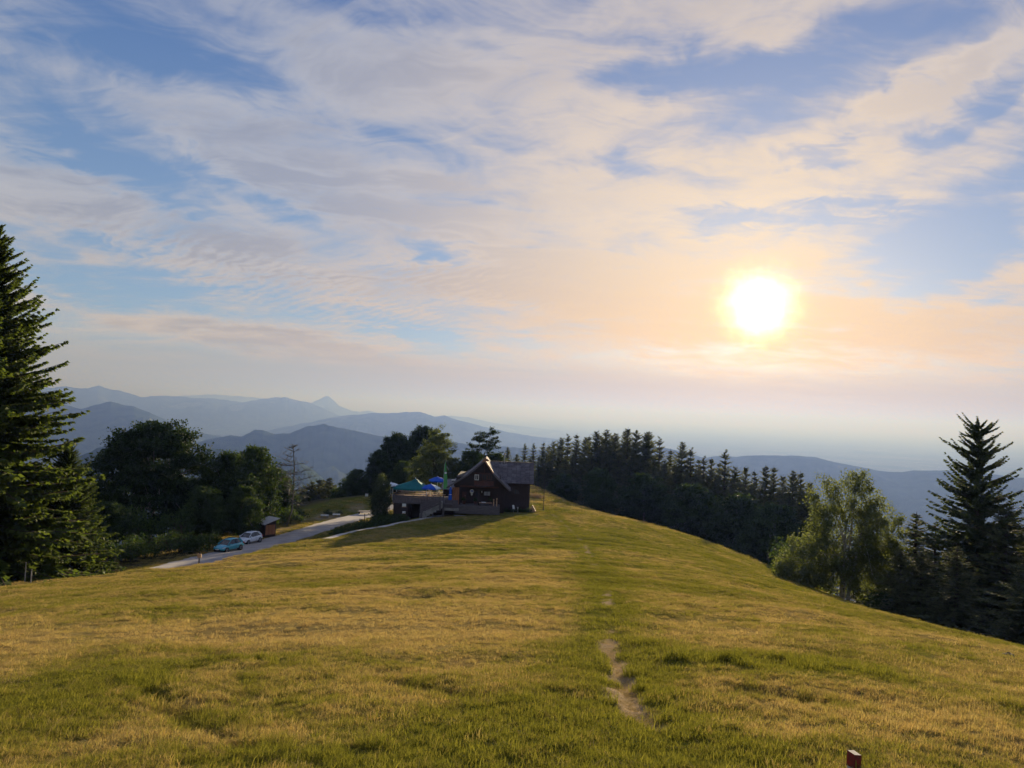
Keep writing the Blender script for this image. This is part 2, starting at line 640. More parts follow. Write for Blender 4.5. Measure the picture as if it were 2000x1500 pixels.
# greenness of the sward: 0 straw, 1 lush; and bare earth
PATCH = []
for (u, v, ru, rv, w) in [
        (1180, 1460, 330, 90, .75), (1080, 1400, 150, 70, .35), (1020, 1470, 220, 60, .4), (110, 1345, 170, 75, .6), (270, 1275, 120, 28, .35), (1250, 1225, 90, 40, .25),
        (1180, 1120, 50, 20, .12), (1200, 1180, 60, 30, .15), (1300, 1420, 120, 40, .35), (880, 1400, 120, 40, .3),
        (1480, 1300, 170, 30, .35), (1640, 1320, 120, 30, .3), (1170, 1270, 120, 18, .35), (960, 1040, 200, 30, .15), (200, 1145, 300, 18, .3), (560, 1290, 150, 22, .25),
        (1420, 1085, 120, 20, .25), (1560, 1150, 140, 25, .25), (520, 1490, 300, 20, .35),
        (700, 1200, 350, 40, -.25), (1750, 1400, 260, 80, -.35), (420, 1230, 220, 25, -.25), (950, 1230, 160, 40, -.3), (450, 1440, 160, 30, -.3), (1450, 1420, 200, 30, -.25),
        (1000, 1130, 160, 40, -.2), (300, 1400, 60, 60, -.3), (1680, 1250, 260, 30, -.1)]:
    C = ground_at(u, v)
    L_ = ground_at(u + ru, v)
    Fp = ground_at(u, v - rv * 0.7)
    PATCH.append((C.x, C.y, max(abs(L_.x - C.x), .3), max(abs(Fp.y - C.y), .3), w))
PATH = [ground_at(u, v) for (u, v) in [(1275, 1415), (1238, 1385), (1222, 1350), (1212, 1320), (1200, 1290), (1186, 1255), (1190, 1200), (1180, 1130), (1140, 1060), (1105, 1025), (1075, 1000)]]
PATHXY = [(p.x, p.y) for p in PATH]


def sward(x, y):
    g = 0.375 + (fbm(x * 0.22 + 7, y * 0.16, 4) - 0.5) * 1.05 + (fbm(x * 1.7, y * 1.4 + 31, 3) - 0.5) * 0.7
    for (cx, cy, a, b, w) in PATCH:
        g = g + w * np.exp(-((x - cx) / a) ** 2 - ((y - cy) / b) ** 2)
    d, _ = poly_dist(x, y, PATHXY)
    d = d + (fbm(x * .8, y * .5 + 3, 3) - .5) * 1.1
    g = g + 0.62 * np.exp(-(np.maximum(d, 0) / 0.9) ** 2) * sstep(8, 12, y)
    return np.clip(g, 0, 1)


def bare(x, y):
    d, _ = poly_dist(x, y, PATHXY)
    n = fbm(x * 2.2, y * 2.2, 3)
    near = sstep(6.6, 8.6, y) * (1 - sstep(14.5, 18, y))
    far = (0.85 * sstep(0.42, 0.62, fbm(x * 0.9 + 5, y * 0.45, 2))) * sstep(14, 18, y)
    return np.clip((1 - sstep(0.11, 0.32, d + (n - .5) * 0.28)) * np.maximum(near, far), 0, 1)


# ------------------------------------------------------------------ ground sheet
def ground_mats():
    m, t, out = mat_new('sward')
    g = t.node('ShaderNodeAttribute', attribute_name='green').outputs['Fac']
    b = t.node('ShaderNodeAttribute', attribute_name='bare').outputs['Fac']
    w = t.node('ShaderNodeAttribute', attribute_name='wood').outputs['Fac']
    tc = t.node('ShaderNodeTexCoord').outputs['Object']
    st = t.vm('MULTIPLY', tc, (1.0, 0.55, 1.0))
    n1 = t.noise(st, 9.0, 5, 0.65)
    n2 = t.noise(st, 1.3, 4, 0.6)
    n3 = t.noise(tc, 60.0, 3, 0.6)
    gg = t.m('ADD', g, t.m('ADD', t.m('MULTIPLY', t.m('SUBTRACT', n1, .5), .7), t.m('MULTIPLY', t.m('SUBTRACT', n2, .5), .45)), clamp=True)
    straw = t.mix(t.mr(n2, .3, .7), (.215, .165, .060), (.175, .125, .043))
    straw = t.mix(t.mr(n3, .45, .75), straw, (.27, .20, .09))
    green = t.mix(t.mr(n1, .3, .7), (.085, .092, .014), (.14, .135, .022))
    col = t.mix(t.mr(gg, .15, .9), straw, green)
    earth = t.mix(n1, (.36, .28, .18), (.25, .18, .11))
    col = t.mix(b, col, earth)
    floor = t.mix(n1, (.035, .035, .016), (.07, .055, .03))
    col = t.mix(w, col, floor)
    p = t.node('ShaderNodeBsdfDiffuse')
    t.put(p.inputs['Color'], col)
    bm = t.node('ShaderNodeBump')
    bm.inputs['Strength'].default_value = 0.9
    bm.inputs['Distance'].default_value = 0.05
    t.l.new(t.m('ADD', n1, t.m('MULTIPLY', n3, .35)), bm.inputs['Height'])
    t.l.new(bm.outputs[0], p.inputs['Normal'])
    t.l.new(p.outputs[0], out.inputs[0])
    MATS['sward'] = m
    # plain far below: fields and woods
    m, t, out = mat_new('lowland')
    tc = t.node('ShaderNodeTexCoord').outputs['Object']
    v = t.node('ShaderNodeTexVoronoi')
    t.l.new(tc, v.inputs['Vector'])
    v.inputs['Scale'].default_value = 1 / 700.0
    n = t.noise(tc, 1 / 2500.0, 5, 0.6)
    hue = t.sep(v.outputs['Color'])[0]
    col = t.mix(hue, (.045, .055, .025), (.085, .08, .042))
    col = t.mix(t.mr(n, .5, .58), col, (.025, .045, .022))
    dots = t.node('ShaderNodeTexVoronoi')
    t.l.new(tc, dots.inputs['Vector'])
    dots.inputs['Scale'].default_value = 1 / 420.0
    col = t.mix(t.mr(dots.outputs['Distance'], .08, .14, .8, 0), col, (.22, .20, .18))
    p = t.node('ShaderNodeBsdfDiffuse')
    t.put(p.inputs['Color'], col)
    t.l.new(p.outputs[0], out.inputs[0])
    MATS['lowland'] = m
    # wooded mountains
    m, t, out = mat_new('wooded')
    tc = t.node('ShaderNodeTexCoord').outputs['Object']
    n = t.noise(tc, 1 / 160.0, 5, 0.65)
    n2 = t.noise(tc, 1 / 1100.0, 4, 0.55)
    col = t.mix(t.mr(n, .3, .7), (.018, .036, .018), (.05, .07, .03))
    col = t.mix(t.mr(n2, .58, .65), col, (.11, .115, .05))
    p = t.node('ShaderNodeBsdfDiffuse')
    t.put(p.inputs['Color'], col)
    t.l.new(p.outputs[0], out.inputs[0])
    MATS['wooded'] = m


ground_mats()
PLAIN_Z = -680.0


def build_ground():
    rr = np.concatenate([[0.0], np.geomspace(0.6, 3.0, 8)[:-1], np.geomspace(3.0, 260, 330)[:-1], np.geomspace(260, 420, 14)])
    r2 = np.geomspace(420, 95000, 80)
    aa = np.concatenate([np.linspace(-42, 42, 430), np.linspace(42, 318, 92)[1:-1]])
    aa = np.radians(aa)
    na = len(aa)

    def sheet(rs):
        A_, R_ = np.meshgrid(aa, rs)
        return (R_ * np.sin(A_)).ravel(), (R_ * np.cos(A_)).ravel()

    def faces(nr):
        i, k = np.meshgrid(np.arange(nr - 1), np.arange(na), indexing='ij')
        k2 = (k + 1) % na
        return np.stack([i * na + k, (i + 1) * na + k, (i + 1) * na + k2, i * na + k2], -1).reshape(-1, 4)[:, ::-1]

    def hh(x, y):
        r = np.hypot(x, y)
        z = np.maximum(H(x, y), PLAIN_Z)
        w = sstep(300, 2200, r)
        rough = (fbm(x / 900 + 3, y / 900, 4) - .45) * 160 * sstep(400, 1500, r) * (1 - sstep(2500, 9000, r))
        low = PLAIN_Z + np.maximum(rough, 0) + (fbm(x / 5000, y / 5000, 3) - .5) * 50 * (1 - sstep(9000, 20000, r))
        return z * (1 - w) + low * w

    x, y = sheet(rr)
    z = hh(x, y)
    d, s_ = poly_dist(x, y, EDGE)
    dr, sr = poly_dist(x, y, ROAD)
    off = dr * sr
    green = sward(x, y)
    out = d * s_
    verge = sstep(0.5, 3, out) * (1 - sstep(9, 13, off)) * sstep(96, 108, y)
    green = np.clip(green + verge * .6, 0, 1)
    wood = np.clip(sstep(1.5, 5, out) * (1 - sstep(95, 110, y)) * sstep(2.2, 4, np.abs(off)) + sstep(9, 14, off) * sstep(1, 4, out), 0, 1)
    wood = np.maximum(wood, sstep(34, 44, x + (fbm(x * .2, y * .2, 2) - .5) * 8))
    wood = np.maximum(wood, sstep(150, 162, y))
    bareness = np.maximum(bare(x, y), 0)
    # worn gravel margin left of the road
    bareness = np.maximum(bareness, sstep(.48, .6, fbm(x * .35, y * .25, 3)) * sstep(1.5, 2.4, off) * (1 - sstep(4.5, 7, off)) * sstep(96, 104, y) * .8)
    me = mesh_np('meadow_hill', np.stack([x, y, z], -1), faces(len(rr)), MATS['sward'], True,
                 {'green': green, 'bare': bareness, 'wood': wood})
    tag(obj_new('meadow_hill', me), 'dry yellow mown meadow on the ridge running down to the wooden inn', None, None, 'structure')
    x, y = sheet(r2)
    z = hh(x, y)
    me = mesh_np('plain', np.stack([x, y, z], -1), faces(len(r2)), MATS['lowland'], True)
    tag(obj_new('plain', me), 'hazy flat lowland stretching far below to the horizon', None, None, 'structure')


build_ground()

# ------------------------------------------------------------------ mountains
def ridge(name, label, pts, D, depth, seed, rough=1.0, foot=PLAIN_Z, taper=6.0):
    """a mountain chain whose crest passes through given sight lines at distance D"""
    A_, T_ = [], []
    for (u, v) in pts:
        d = ray(u, v)
        A_.append(math.atan2(d.x, d.y))
        T_.append(d.z / math.hypot(d.x, d.y))
    o_ = np.argsort(A_)
    A_, T_ = np.array(A_)[o_], np.array(T_)[o_]
    da = math.radians(taper)
    az = np.linspace(A_[0] - da, A_[-1] + da, 420)
    crest = np.interp(az, A_, T_) * D
    k = (fbm(az * 170 + seed, az * 0 + seed * 3.1, 4, .55) - .5) * D * 0.0022 * rough
    crest = crest + k
    end = np.minimum(sstep(A_[0] - da, A_[0], az), 1 - sstep(A_[-1], A_[-1] + da, az))
    crest = foot + (crest - foot) * end
    nv = 46
    s_ = np.linspace(-1, 1, nv)
    AA, SS = np.meshgrid(az, s_)
    CC = np.broadcast_to(crest, AA.shape)
    rad = D + SS * depth
    X, Y = rad * np.sin(AA), rad * np.cos(AA)
    prof = (1 - np.abs(SS)) ** 1.15
    spur = fbm(X / (depth * .16) + seed, Y / (depth * .30) + seed, 5, .55) - .5
    Z = foot - 5 + (CC - foot + 5) * prof + spur * (CC - foot + 40) * 1.1 * np.sin(np.pi * np.clip(np.abs(SS), 0, 1)) * 0.75
    Z = np.minimum(Z, foot - 5 + (CC - foot + 5) * (1 - 0.30 * np.abs(SS)))
    na = len(az)
    i, k = np.meshgrid(np.arange(nv - 1), np.arange(na - 1), indexing='ij')
    F = np.stack([i * na + k, i * na + k + 1, (i + 1) * na + k + 1, (i + 1) * na + k], -1).reshape(-1, 4)
    me = mesh_np(name, np.stack([X.ravel(), Y.ravel(), Z.ravel()], -1), F, MATS['wooded'], True)
    tag(obj_new(name, me), label, None, None, 'structure')


ridge('mountains', 'faintest mountain chain at the far left skyline', [(300, 778), (355, 772), (392, 770), (419, 769), (460, 772), (503, 776), (560, 790)], 30000, 5000, 3, .5)
ridge('mountains', 'pointed rocky summit standing alone on the far skyline', [(560, 800), (605, 787), (623, 779), (632, 774), (638, 771.5), (644, 774), (652, 781), (662, 791), (676, 797), (689, 802), (704, 803), (718, 801), (740, 806), (800, 820)], 25000, 4000, 5, .35)
ridge('mountains', 'long pale blue mountain chain on the left skyline', [(-300, 760), (0, 757), (60, 760), (111, 754), (132, 752), (159, 757), (176, 755), (193, 751), (217, 760), (233, 760), (275, 774), (323, 772), (387, 776), (419, 777), (477, 785), (514, 777), (556, 774), (609, 786), (646, 804), (700, 826)], 19000, 4500, 8, .8)
ridge('hills', 'faint long hill chain sinking into the plain at centre', [(840, 816), (880, 811), (917, 815), (964, 826), (1017, 832), (1070, 839), (1150, 848)], 26000, 4000, 13, .5)
ridge('hills', 'blue hill chain left of and behind the inn roof', [(480, 850), (540, 836), (620, 821), (673, 811), (726, 805), (779, 804), (795, 802), (821, 803), (848, 813), (869, 810), (901, 821), (938, 830), (991, 842), (1040, 851), (1120, 862)], 12500, 3600, 21, .8)
ridge('hills', 'blue peaked hill behind the left spruce', [(-200, 800), (0, 798), (80, 790), (111, 784), (159, 797), (185, 789), (217, 781), (244, 788), (260, 789), (297, 805), (328, 820), (400, 846), (470, 858)], 8600, 2600, 34, .9)
ridge('hills', 'dark blue humped hills between the beech and the inn', [(300, 872), (370, 866), (408, 855), (450, 847), (471, 850), (498, 835), (514, 837), (535, 846), (567, 843), (599, 830), (630, 825), (652, 829), (699, 839), (752, 850), (805, 849), (860, 858), (950, 868), (1060, 878)], 5600, 2000, 55, .9)
ridge('hills', 'nearest dark blue wooded spur at far left', [(-300, 900), (0, 905), (90, 905), (122, 900), (180, 874), (238, 846), (280, 836), (330, 850), (420, 872), (500, 880), (583, 897), (620, 921), (646, 948), (690, 985)], 3400, 1300, 71, 1.0, PLAIN_Z)
ridge('hills', 'long wooded ridge on the right in front of the plain', [(1180, 872), (1240, 866), (1300, 872), (1316, 876), (1360, 888), (1376, 892), (1412, 887), (1440, 891), (1460, 888), (1512, 888), (1560, 889), (1592, 892), (1632, 902), (1680, 911), (1720, 919), (1760, 920), (1780, 917), (1840, 917), (2000, 930), (2300, 960)], 6600, 2100, 90, .45)

# ------------------------------------------------------------------ hazy air
def build_haze():
    m, t, out = mat_new('haze')
    pv = t.node('ShaderNodeVolumePrincipled')
    pv.inputs['Color'].default_value = (0.0770, 0.128, 0.350, 1)
    pv.inputs['Absorption Color'].default_value = (0.483, 0.326, 0.0, 1)
    pv.inputs['Density'].default_value = 1.3e-4
    pv.inputs['Anisotropy'].default_value = 0.40
    t.l.new(pv.outputs[0], out.inputs['Volume'])
    b = MB()
    b.box(-99000, 99000, -99000, 99000, PLAIN_Z - 80, 330)
    o = b.build('haze', m)
    tag(o, 'thin blue evening haze over hills and plain', 'haze', None, 'stuff')


build_haze()

# ------------------------------------------------------------------ trees
plain('bark', (.085, .06, .045), (.04, .03, .025), .95, 3.0, bump=.03, stretch=(2, 2, .4))
plain('bark_grey', (.16, .145, .12), (.09, .08, .07), .95, 3.0, bump=.02, stretch=(2, 2, .4))
plain('bark_birch', (.55, .52, .47), (.10, .09, .08), .9, 3.0, stretch=(.6, .6, 3))
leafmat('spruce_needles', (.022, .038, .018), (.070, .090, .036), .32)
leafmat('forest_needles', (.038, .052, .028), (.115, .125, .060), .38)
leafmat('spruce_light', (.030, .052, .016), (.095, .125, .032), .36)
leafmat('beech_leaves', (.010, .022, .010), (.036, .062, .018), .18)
leafmat('larch_needles', (.045, .064, .026), (.11, .132, .052), .34)
leafmat('birch_leaves', (.050, .068, .028), (.145, .165, .066), .40)
leafmat('shrub_leaves', (.018, .034, .012), (.055, .085, .025), .32)
leafmat('herb_leaves', (.07, .10, .02), (.20, .24, .05), .40)


def tubes_np(segs, n=4):
    """segs: list of (points (k,3), radii (k,)) -> V, F as one mesh"""
    V, F = [], []
    base = 0
    ca = np.cos(np.arange(n) * 2 * np.pi / n)
    sa = np.sin(np.arange(n) * 2 * np.pi / n)
    for P_, r_ in segs:
        P_ = np.asarray(P_, float)
        k = len(P_)
        T_ = np.gradient(P_, axis=0)
        T_ /= np.linalg.norm(T_, axis=1, keepdims=True) + 1e-9
        up = np.where(np.abs(T_[:, 2:3]) < .9, [[0, 0, 1.0]], [[0, 1.0, 0]])
        a = np.cross(T_, up)
        a /= np.linalg.norm(a, axis=1, keepdims=True) + 1e-9
        b = np.cross(a, T_)
        ring = P_[:, None, :] + (a[:, None, :] * ca[None, :, None] + b[:, None, :] * sa[None, :, None]) * np.asarray(r_)[:, None, None]
        V.append(ring.reshape(-1, 3))
        i, j = np.meshgrid(np.arange(k - 1), np.arange(n), indexing='ij')
        j2 = (j + 1) % n
        F.append((base + np.stack([i * n + j, i * n + j2, (i + 1) * n + j2, (i + 1) * n + j], -1)).reshape(-1, 4))
        base += k * n
    return np.concatenate(V), np.concatenate(F)


def blades(P0, P1, W, up, var):
    """flat diamond leaves from P0 to P1, half width W, spread across up x dir"""
    d = P1 - P0
    s_ = np.cross(d, up)
    s_ /= np.linalg.norm(s_, axis=1, keepdims=True) + 1e-9
    mid = P0 + d * .42
    n = len(P0)
    V = np.stack([P0, mid - s_ * W[:, None], P1, mid + s_ * W[:, None]], 1).reshape(-1, 3)
    F = np.arange(n * 4).reshape(n, 4)
    return V, F, np.repeat(var, 4)


def spruce_meshes(seed, h, rb, whorls, nb, ntw, foot=.05, twig=.20, wid=.16, sparse=1.0, mat='spruce_needles', droop=.35, subs=1, top_open=0.0, shape=.85, tiltr=.9, hang=1):
    rs = np.random.RandomState(seed)
    B0, DIR, LEN, UPB, ZF = [], [], [], [], []
    for i in range(whorls):
        f = (i + rs.rand() * .6) / whorls
        f = f ** .92
        z = h * (foot + (1 - foot) * f * .985)
        k = (z / h - foot) / (1 - foot)
        R_ = rb * (1 - k) ** shape * (0.80 + .4 * rs.rand())
        R_ = max(R_, .10 + .05 * h * .1)
        m = max(3, int(nb * (.55 + .45 * (1 - k)) + rs.randint(0, 2)))
        a0 = rs.rand() * 6.28
        for j in range(m):
            if rs.rand() > sparse:
                continue
            a = a0 + j * 6.283 / m + rs.randn() * .22
            B0.append((0, 0, z + rs.randn() * .012 * h))
            DIR.append((math.cos(a), math.sin(a), 0))
            LEN.append(R_ * (.60 + .58 * rs.rand()))
            UPB.append(.62 * k ** 1.5 + .10 - .28 * (1 - k) + rs.randn() * .15)
            ZF.append(k)
    B0, DIR, LEN, UPB, ZF = map(np.array, (B0, DIR, LEN, UPB, ZF))
    n = len(LEN)
    S = (np.arange(ntw) + .6) / ntw
    s = np.clip(S[None, :] + rs.randn(n, ntw) * .02, .06, 1.0)
    dr = droop * (1 - ZF * .7)

    def along(sv):
        zz = UPB[:, None] * sv - dr[:, None] * sv ** 2 * .9 + .16 * sv ** 4
        return B0[:, None, :] + DIR[:, None, :] * (LEN[:, None] * sv)[..., None] + np.stack([zz * 0, zz * 0, zz * LEN[:, None]], -1)
    P_ = along(s)
    side = np.stack([-DIR[:, 1], DIR[:, 0], DIR[:, 2]], -1)
    V, F, A_ = [], [], []
    off = 0
    upv = np.array([[0, 0, 1.0]])
    tl = twig * (.45 + LEN[:, None] * .30) * (1.05 - .62 * s)
    for sg in (-1, 1, 0):
        for q in range(subs if sg else hang):
            jit = rs.randn(n, ntw, 3) * .20
            if sg:
                dv = side[:, None, :] * sg * (.85 - .25 * q) + DIR[:, None, :] * (.65 + .3 * q) + np.array([0, 0, -.22 - .1 * q]) + jit
            else:
                dv = DIR[:, None, :] * .8 + np.array([0, 0, -.55 - .35 * q]) + jit * (1.3 + q)
            dv /= np.linalg.norm(dv, axis=2, keepdims=True)
            ln = (tl * (.75 + .6 * rs.rand(n, ntw)) * (1 if sg else .8))[..., None] * (3.2 if True else 1)
            a = P_.reshape(-1, 3)
            b = (P_ + dv * ln).reshape(-1, 3)
            w = (wid * tl * (.7 + .6 * rs.rand(n, ntw))).ravel() * 2.2
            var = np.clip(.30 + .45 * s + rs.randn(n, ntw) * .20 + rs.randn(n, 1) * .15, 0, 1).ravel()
            tilt = upv + rs.randn(len(a), 3) * tiltr
            v_, f_, va = blades(a, b, w, tilt, var)
            V.append(v_)
            F.append(f_ + off)
            A_.append(va)
            off += len(v_)
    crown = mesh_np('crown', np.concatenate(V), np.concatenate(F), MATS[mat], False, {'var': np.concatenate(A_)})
    # trunk and boughs
    zs = np.linspace(-.6, h, 9)
    segs = [(np.stack([rs.randn(9) * .02, rs.randn(9) * .02, zs], -1), np.maximum(.016 * h * (1 - np.clip(zs / h, 0, 1)) ** .8, .012) * np.where(zs < .3, 1.25, 1))]
    sv = np.linspace(0, .92, 4)[None, :].repeat(n, 0)
    PB = along(sv)
    for i in range(n):
        r0 = .012 + .008 * LEN[i]
        segs.append((PB[i], np.linspace(r0, r0 * .35, 4)))
    V, F = tubes_np(segs[:1], 8)
    V2, F2 = tubes_np(segs[1:], 3)
    trunk = mesh_np('trunk', np.concatenate([V, V2]), [np.concatenate([F, F2 + len(V)])], MATS['bark'], True)
    return trunk, crown


def broad_meshes(seed, h, lobes, clumps, leaves, leaf=.16, clump_r=.8, trunk_r=.3, mat='beech_leaves', bark='bark_grey', hang=0.0, limbs=16, flat=.65, shell=.55, stems=1):
    """lobes: (x,y,z,rx,ry,rz) in metres above the foot; leaf clumps fill their outer shells"""
    rs = np.random.RandomState(seed)
    lob = np.array(lobes, float)
    vol = (lob[:, 3] * lob[:, 4] * lob[:, 5]) ** .67
    pick = rs.choice(len(lob), clumps, p=vol / vol.sum())
    d = rs.randn(clumps, 3)
    d /= np.linalg.norm(d, axis=1, keepdims=True)
    rr = shell + (1.02 - shell) * rs.rand(clumps) ** .6
    C_ = lob[pick, :3] + d * lob[pick, 3:] * rr[:, None]
    keep = C_[:, 2] > .35
    C_, d = C_[keep], d[keep]
    nc = len(C_)
    cr = clump_r * (.55 + .8 * rs.rand(nc))
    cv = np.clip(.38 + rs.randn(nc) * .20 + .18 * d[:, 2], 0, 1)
    # leaves inside each clump, spread along boughs pointing outwards
    m = leaves
    g = np.clip(rs.randn(nc, m, 3), -1.6, 1.6) * np.array([1, 1, flat]) * .48
    P_ = C_[:, None, :] + g * cr[:, None, None] + d[:, None, :] * (rs.rand(nc, m) - .4)[..., None] * cr[:, None, None] * .8
    if hang:
        P_[..., 2] -= hang * rs.rand(nc, m) ** 1.5 * cr[:, None]
    dirs = rs.randn(nc, m, 3) + d[:, None, :] * .5 + np.array([0, 0, -.35 - hang * .6])
    dirs /= np.linalg.norm(dirs, axis=2, keepdims=True)
    ln = leaf * (.7 + .7 * rs.rand(nc, m))
    a = P_.reshape(-1, 3)
    b = a + (dirs * ln[..., None]).reshape(-1, 3)
    nrm = rs.randn(len(a), 3) + np.array([0, 0, .9])
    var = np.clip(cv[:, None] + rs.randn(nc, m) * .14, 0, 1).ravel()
    V, F, A_ = blades(a, b, ln.ravel() * .36, nrm, var)
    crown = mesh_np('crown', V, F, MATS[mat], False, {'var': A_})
    # trunk(s), limbs
    segs = []
    cz = lob[:, 2].mean()
    for q in range(stems):
        lean = rs.randn(2) * (.10 if stems == 1 else .35)
        zs = np.linspace(-.5, max(cz * 1.15, h * .55), 7)
        px = lean[0] * np.clip(zs, 0, 99) ** 1.1 * .5 + (rs.randn() * .25 if stems > 1 else 0)
        py = lean[1] * np.clip(zs, 0, 99) ** 1.1 * .5 + (rs.randn() * .25 if stems > 1 else 0)
        r0 = trunk_r / math.sqrt(stems)
        segs.append((np.stack([px, py, zs], -1), r0 * np.interp(zs, [-.5, .4, zs[-1]], [1.35, 1.0, .35])))
        for i in rs.choice(nc, min(limbs, nc), replace=False):
            k = rs.uniform(.25, .95)
            z0 = zs[-1] * k
            p0 = np.array([np.interp(z0, zs, px), np.interp(z0, zs, py), z0])
            p1 = C_[i]
            mid = (p0 + p1) / 2 + np.array([0, 0, .25 * np.linalg.norm(p1 - p0) * rs.uniform(.1, .8)])
            tt = np.linspace(0, 1, 5)[:, None]
            P2 = (1 - tt) ** 2 * p0 + 2 * tt * (1 - tt) * mid + tt ** 2 * p1
            segs.append((P2, r0 * np.linspace(.42, .10, 5) * rs.uniform(.6, 1)))
    V, F = tubes_np(segs, 6)
    trunk = mesh_np('trunk', V, F, MATS[bark], True)
    return trunk, crown


def bush_meshes(seed, w, h, clumps, leaves, leaf=.12, mat='shrub_leaves'):
    rs = np.random.RandomState(seed)
    lob = [(rs.uniform(-.3, .3) * w, rs.uniform(-.3, .3) * w, h * rs.uniform(.30, .55), w * rs.uniform(.26, .40), w * rs.uniform(.26, .40), h * rs.uniform(.36, .5)) for _ in range(4)]
    return broad_meshes(seed, h, lob, clumps, leaves, leaf, .34 * min(w, h) ** .5, .05, mat, 'bark', limbs=10, shell=.35, stems=3)


def tree(name, label, cat, meshes, x, y, scale=(1, 1, 1), rz=0.0, group=None, sink=.12, lean=0.0):
    z = h1(x, y) - sink
    o = thing(name, label, cat, (x, y, z), rz, group)
    o.rotation_euler = (lean, 0, rz)
    for nm, me in zip(('trunk', 'crown'), meshes):
        obj_new(nm, me, o)
    o.scale = scale if hasattr(scale, '__len__') else (scale,) * 3
    return o


rnd = random.Random(11)
ORD = ['first', 'second', 'third', 'fourth', 'fifth', 'sixth', 'seventh', 'eighth', 'ninth', 'tenth', 'eleventh', 'twelfth', 'thirteenth', 'fourteenth',
       'fifteenth', 'sixteenth', 'seventeenth', 'eighteenth', 'nineteenth', 'twentieth', 'twenty-first', 'twenty-second', 'twenty-third', 'twenty-fourth',
       'twenty-fifth', 'twenty-sixth', 'twenty-seventh', 'twenty-eighth', 'twenty-ninth', 'thirtieth', 'thirty-first', 'thirty-second', 'thirty-third',
       'thirty-fourth', 'thirty-fifth', 'thirty-sixth', 'thirty-seventh', 'thirty-eighth', 'thirty-ninth', 'fortieth']

# --- the forest right of the inn
FS = [spruce_meshes(100 + k, 20.0, [4.7, 4.0, 5.2, 4.5, 3.6][k], [50, 44, 56, 40, 48][k], 8, 12, foot=.02, twig=.15, wid=.36, shape=[.66, .74, .62, .8, .70][k], mat='forest_needles') for k in range(5)]


def spruce_at(u, vtop, y, label, group, ms=None, wide=1.0):
    if 1015 < u < 1600 and y > 125:
        y += np.interp(u, [1020, 1150, 1600], [45, 42, 18])
    top = at(u, vtop, y)
    z0 = h1(top.x, y)
    hgt = max(top.z - z0, 4.0)
    ms = ms or FS[rnd.randrange(5)]
    s_ = hgt / 20.0
    w = s_ * wide * rnd.uniform(.92, 1.12) if s_ > .8 else s_ * wide * 1.15
    return tree('spruce_tree', label, 'spruce tree', ms, top.x, y, (w, w, s_), rnd.uniform(0, 6.28), group)


tips = [(1026, 866, 205), (1043, 865, 200), (1062, 861, 196), (1072, 868, 200), (1082, 862, 194), (1097, 853, 190), (1110, 847, 186), (1127, 845, 182), (1144, 852, 186), (1151, 849, 180),
        (1166, 842, 176), (1176, 848, 182), (1186, 837, 176), (1197, 849, 182), (1203, 844, 174), (1221, 837, 176), (1227, 832, 170), (1244, 841, 170), (1263, 842, 168), (1268, 841, 174),
        (1289, 852, 164), (1310, 875, 170), (1333, 861, 160), (1350, 873, 160), (1365, 893, 164), (1375, 890, 158), (1390, 891, 160), (1405, 899, 158), (1417, 877, 152), (1436, 912, 158),
        (1457, 907, 150), (1474, 915, 152), (1496, 905, 146), (1512, 907, 148), (1530, 924, 148), (1550, 917, 142), (1564, 917, 144), (1582, 936, 146)]
for i, (u, v, y) in enumerate(tips):
    spruce_at(u, v, y, f'dark spruce whose tip is the {ORD[i]} from the inn along the forest skyline', 'spruces on the forest skyline', wide=1.32)
front = [(1036, 893, 196), (1053, 890, 192), (1070, 900, 188), (1090, 890, 186), (1104, 892, 180), (1119, 886, 178), (1137, 890, 176), (1156, 885, 172), (1172, 888, 172), (1192, 884, 170), (1208, 886, 168), (1234, 880, 164),
         (1252, 886, 164), (1278, 892, 160), (1298, 900, 158), (1320, 906, 156), (1342, 912, 154), (1360, 922, 152), (1382, 926, 152), (1398, 930, 150), (1428, 934, 148), (1446, 940, 146), (1466, 946, 144),
         (1486, 950, 142), (1505, 950, 140), (1522, 955, 138), (1542, 960, 136), (1572, 958, 136), (1596, 968, 134), (1240, 930, 156), (1330, 950, 146), (1410, 970, 140), (1160, 930, 164), (1100, 930, 172), (1490, 990, 132)]
front.sort()
for i, (u, v, y) in enumerate(front):
    spruce_at(u, v, y, f'shaded lower spruce, {ORD[i]} from the inn in the front rows of the forest', 'spruces in the front rows of the forest', wide=1.45)

# --- spruces far down the slope left of the inn
for i, (u, v, y) in enumerate([(588, 962, 190), (596, 957, 186), (609, 949, 182), (616, 953, 190), (625, 940, 180), (635, 944, 186), (644, 937, 178), (652, 955, 184), (661, 957, 180), (672, 968, 186)]):
    spruce_at(u, v - 8, y, f'small dark spruce down the valley side, {ORD[i]} from the left', 'spruces down the valley side', wide=2.1)

# --- big spruce at the left edge and its neighbours
BIG = spruce_meshes(5, 26.8, 8.2, 104, 13, 26, hang=3, foot=.03, twig=.12, wid=.40, mat='spruce_light', droop=.22, subs=2, shape=.82)
p = at(-4, 415, 54)
tree('spruce_tree', 'tall near spruce cut off by the left picture edge', 'spruce tree', BIG, p.x, 54, (1, 1, 1.0), .5)
p = at(128, 950, 60)
tree('spruce_tree', 'shorter spruce pressed against the tall spruce at the left edge', 'spruce tree', BIG, p.x, 60, (.50, .50, .44), 2.4)
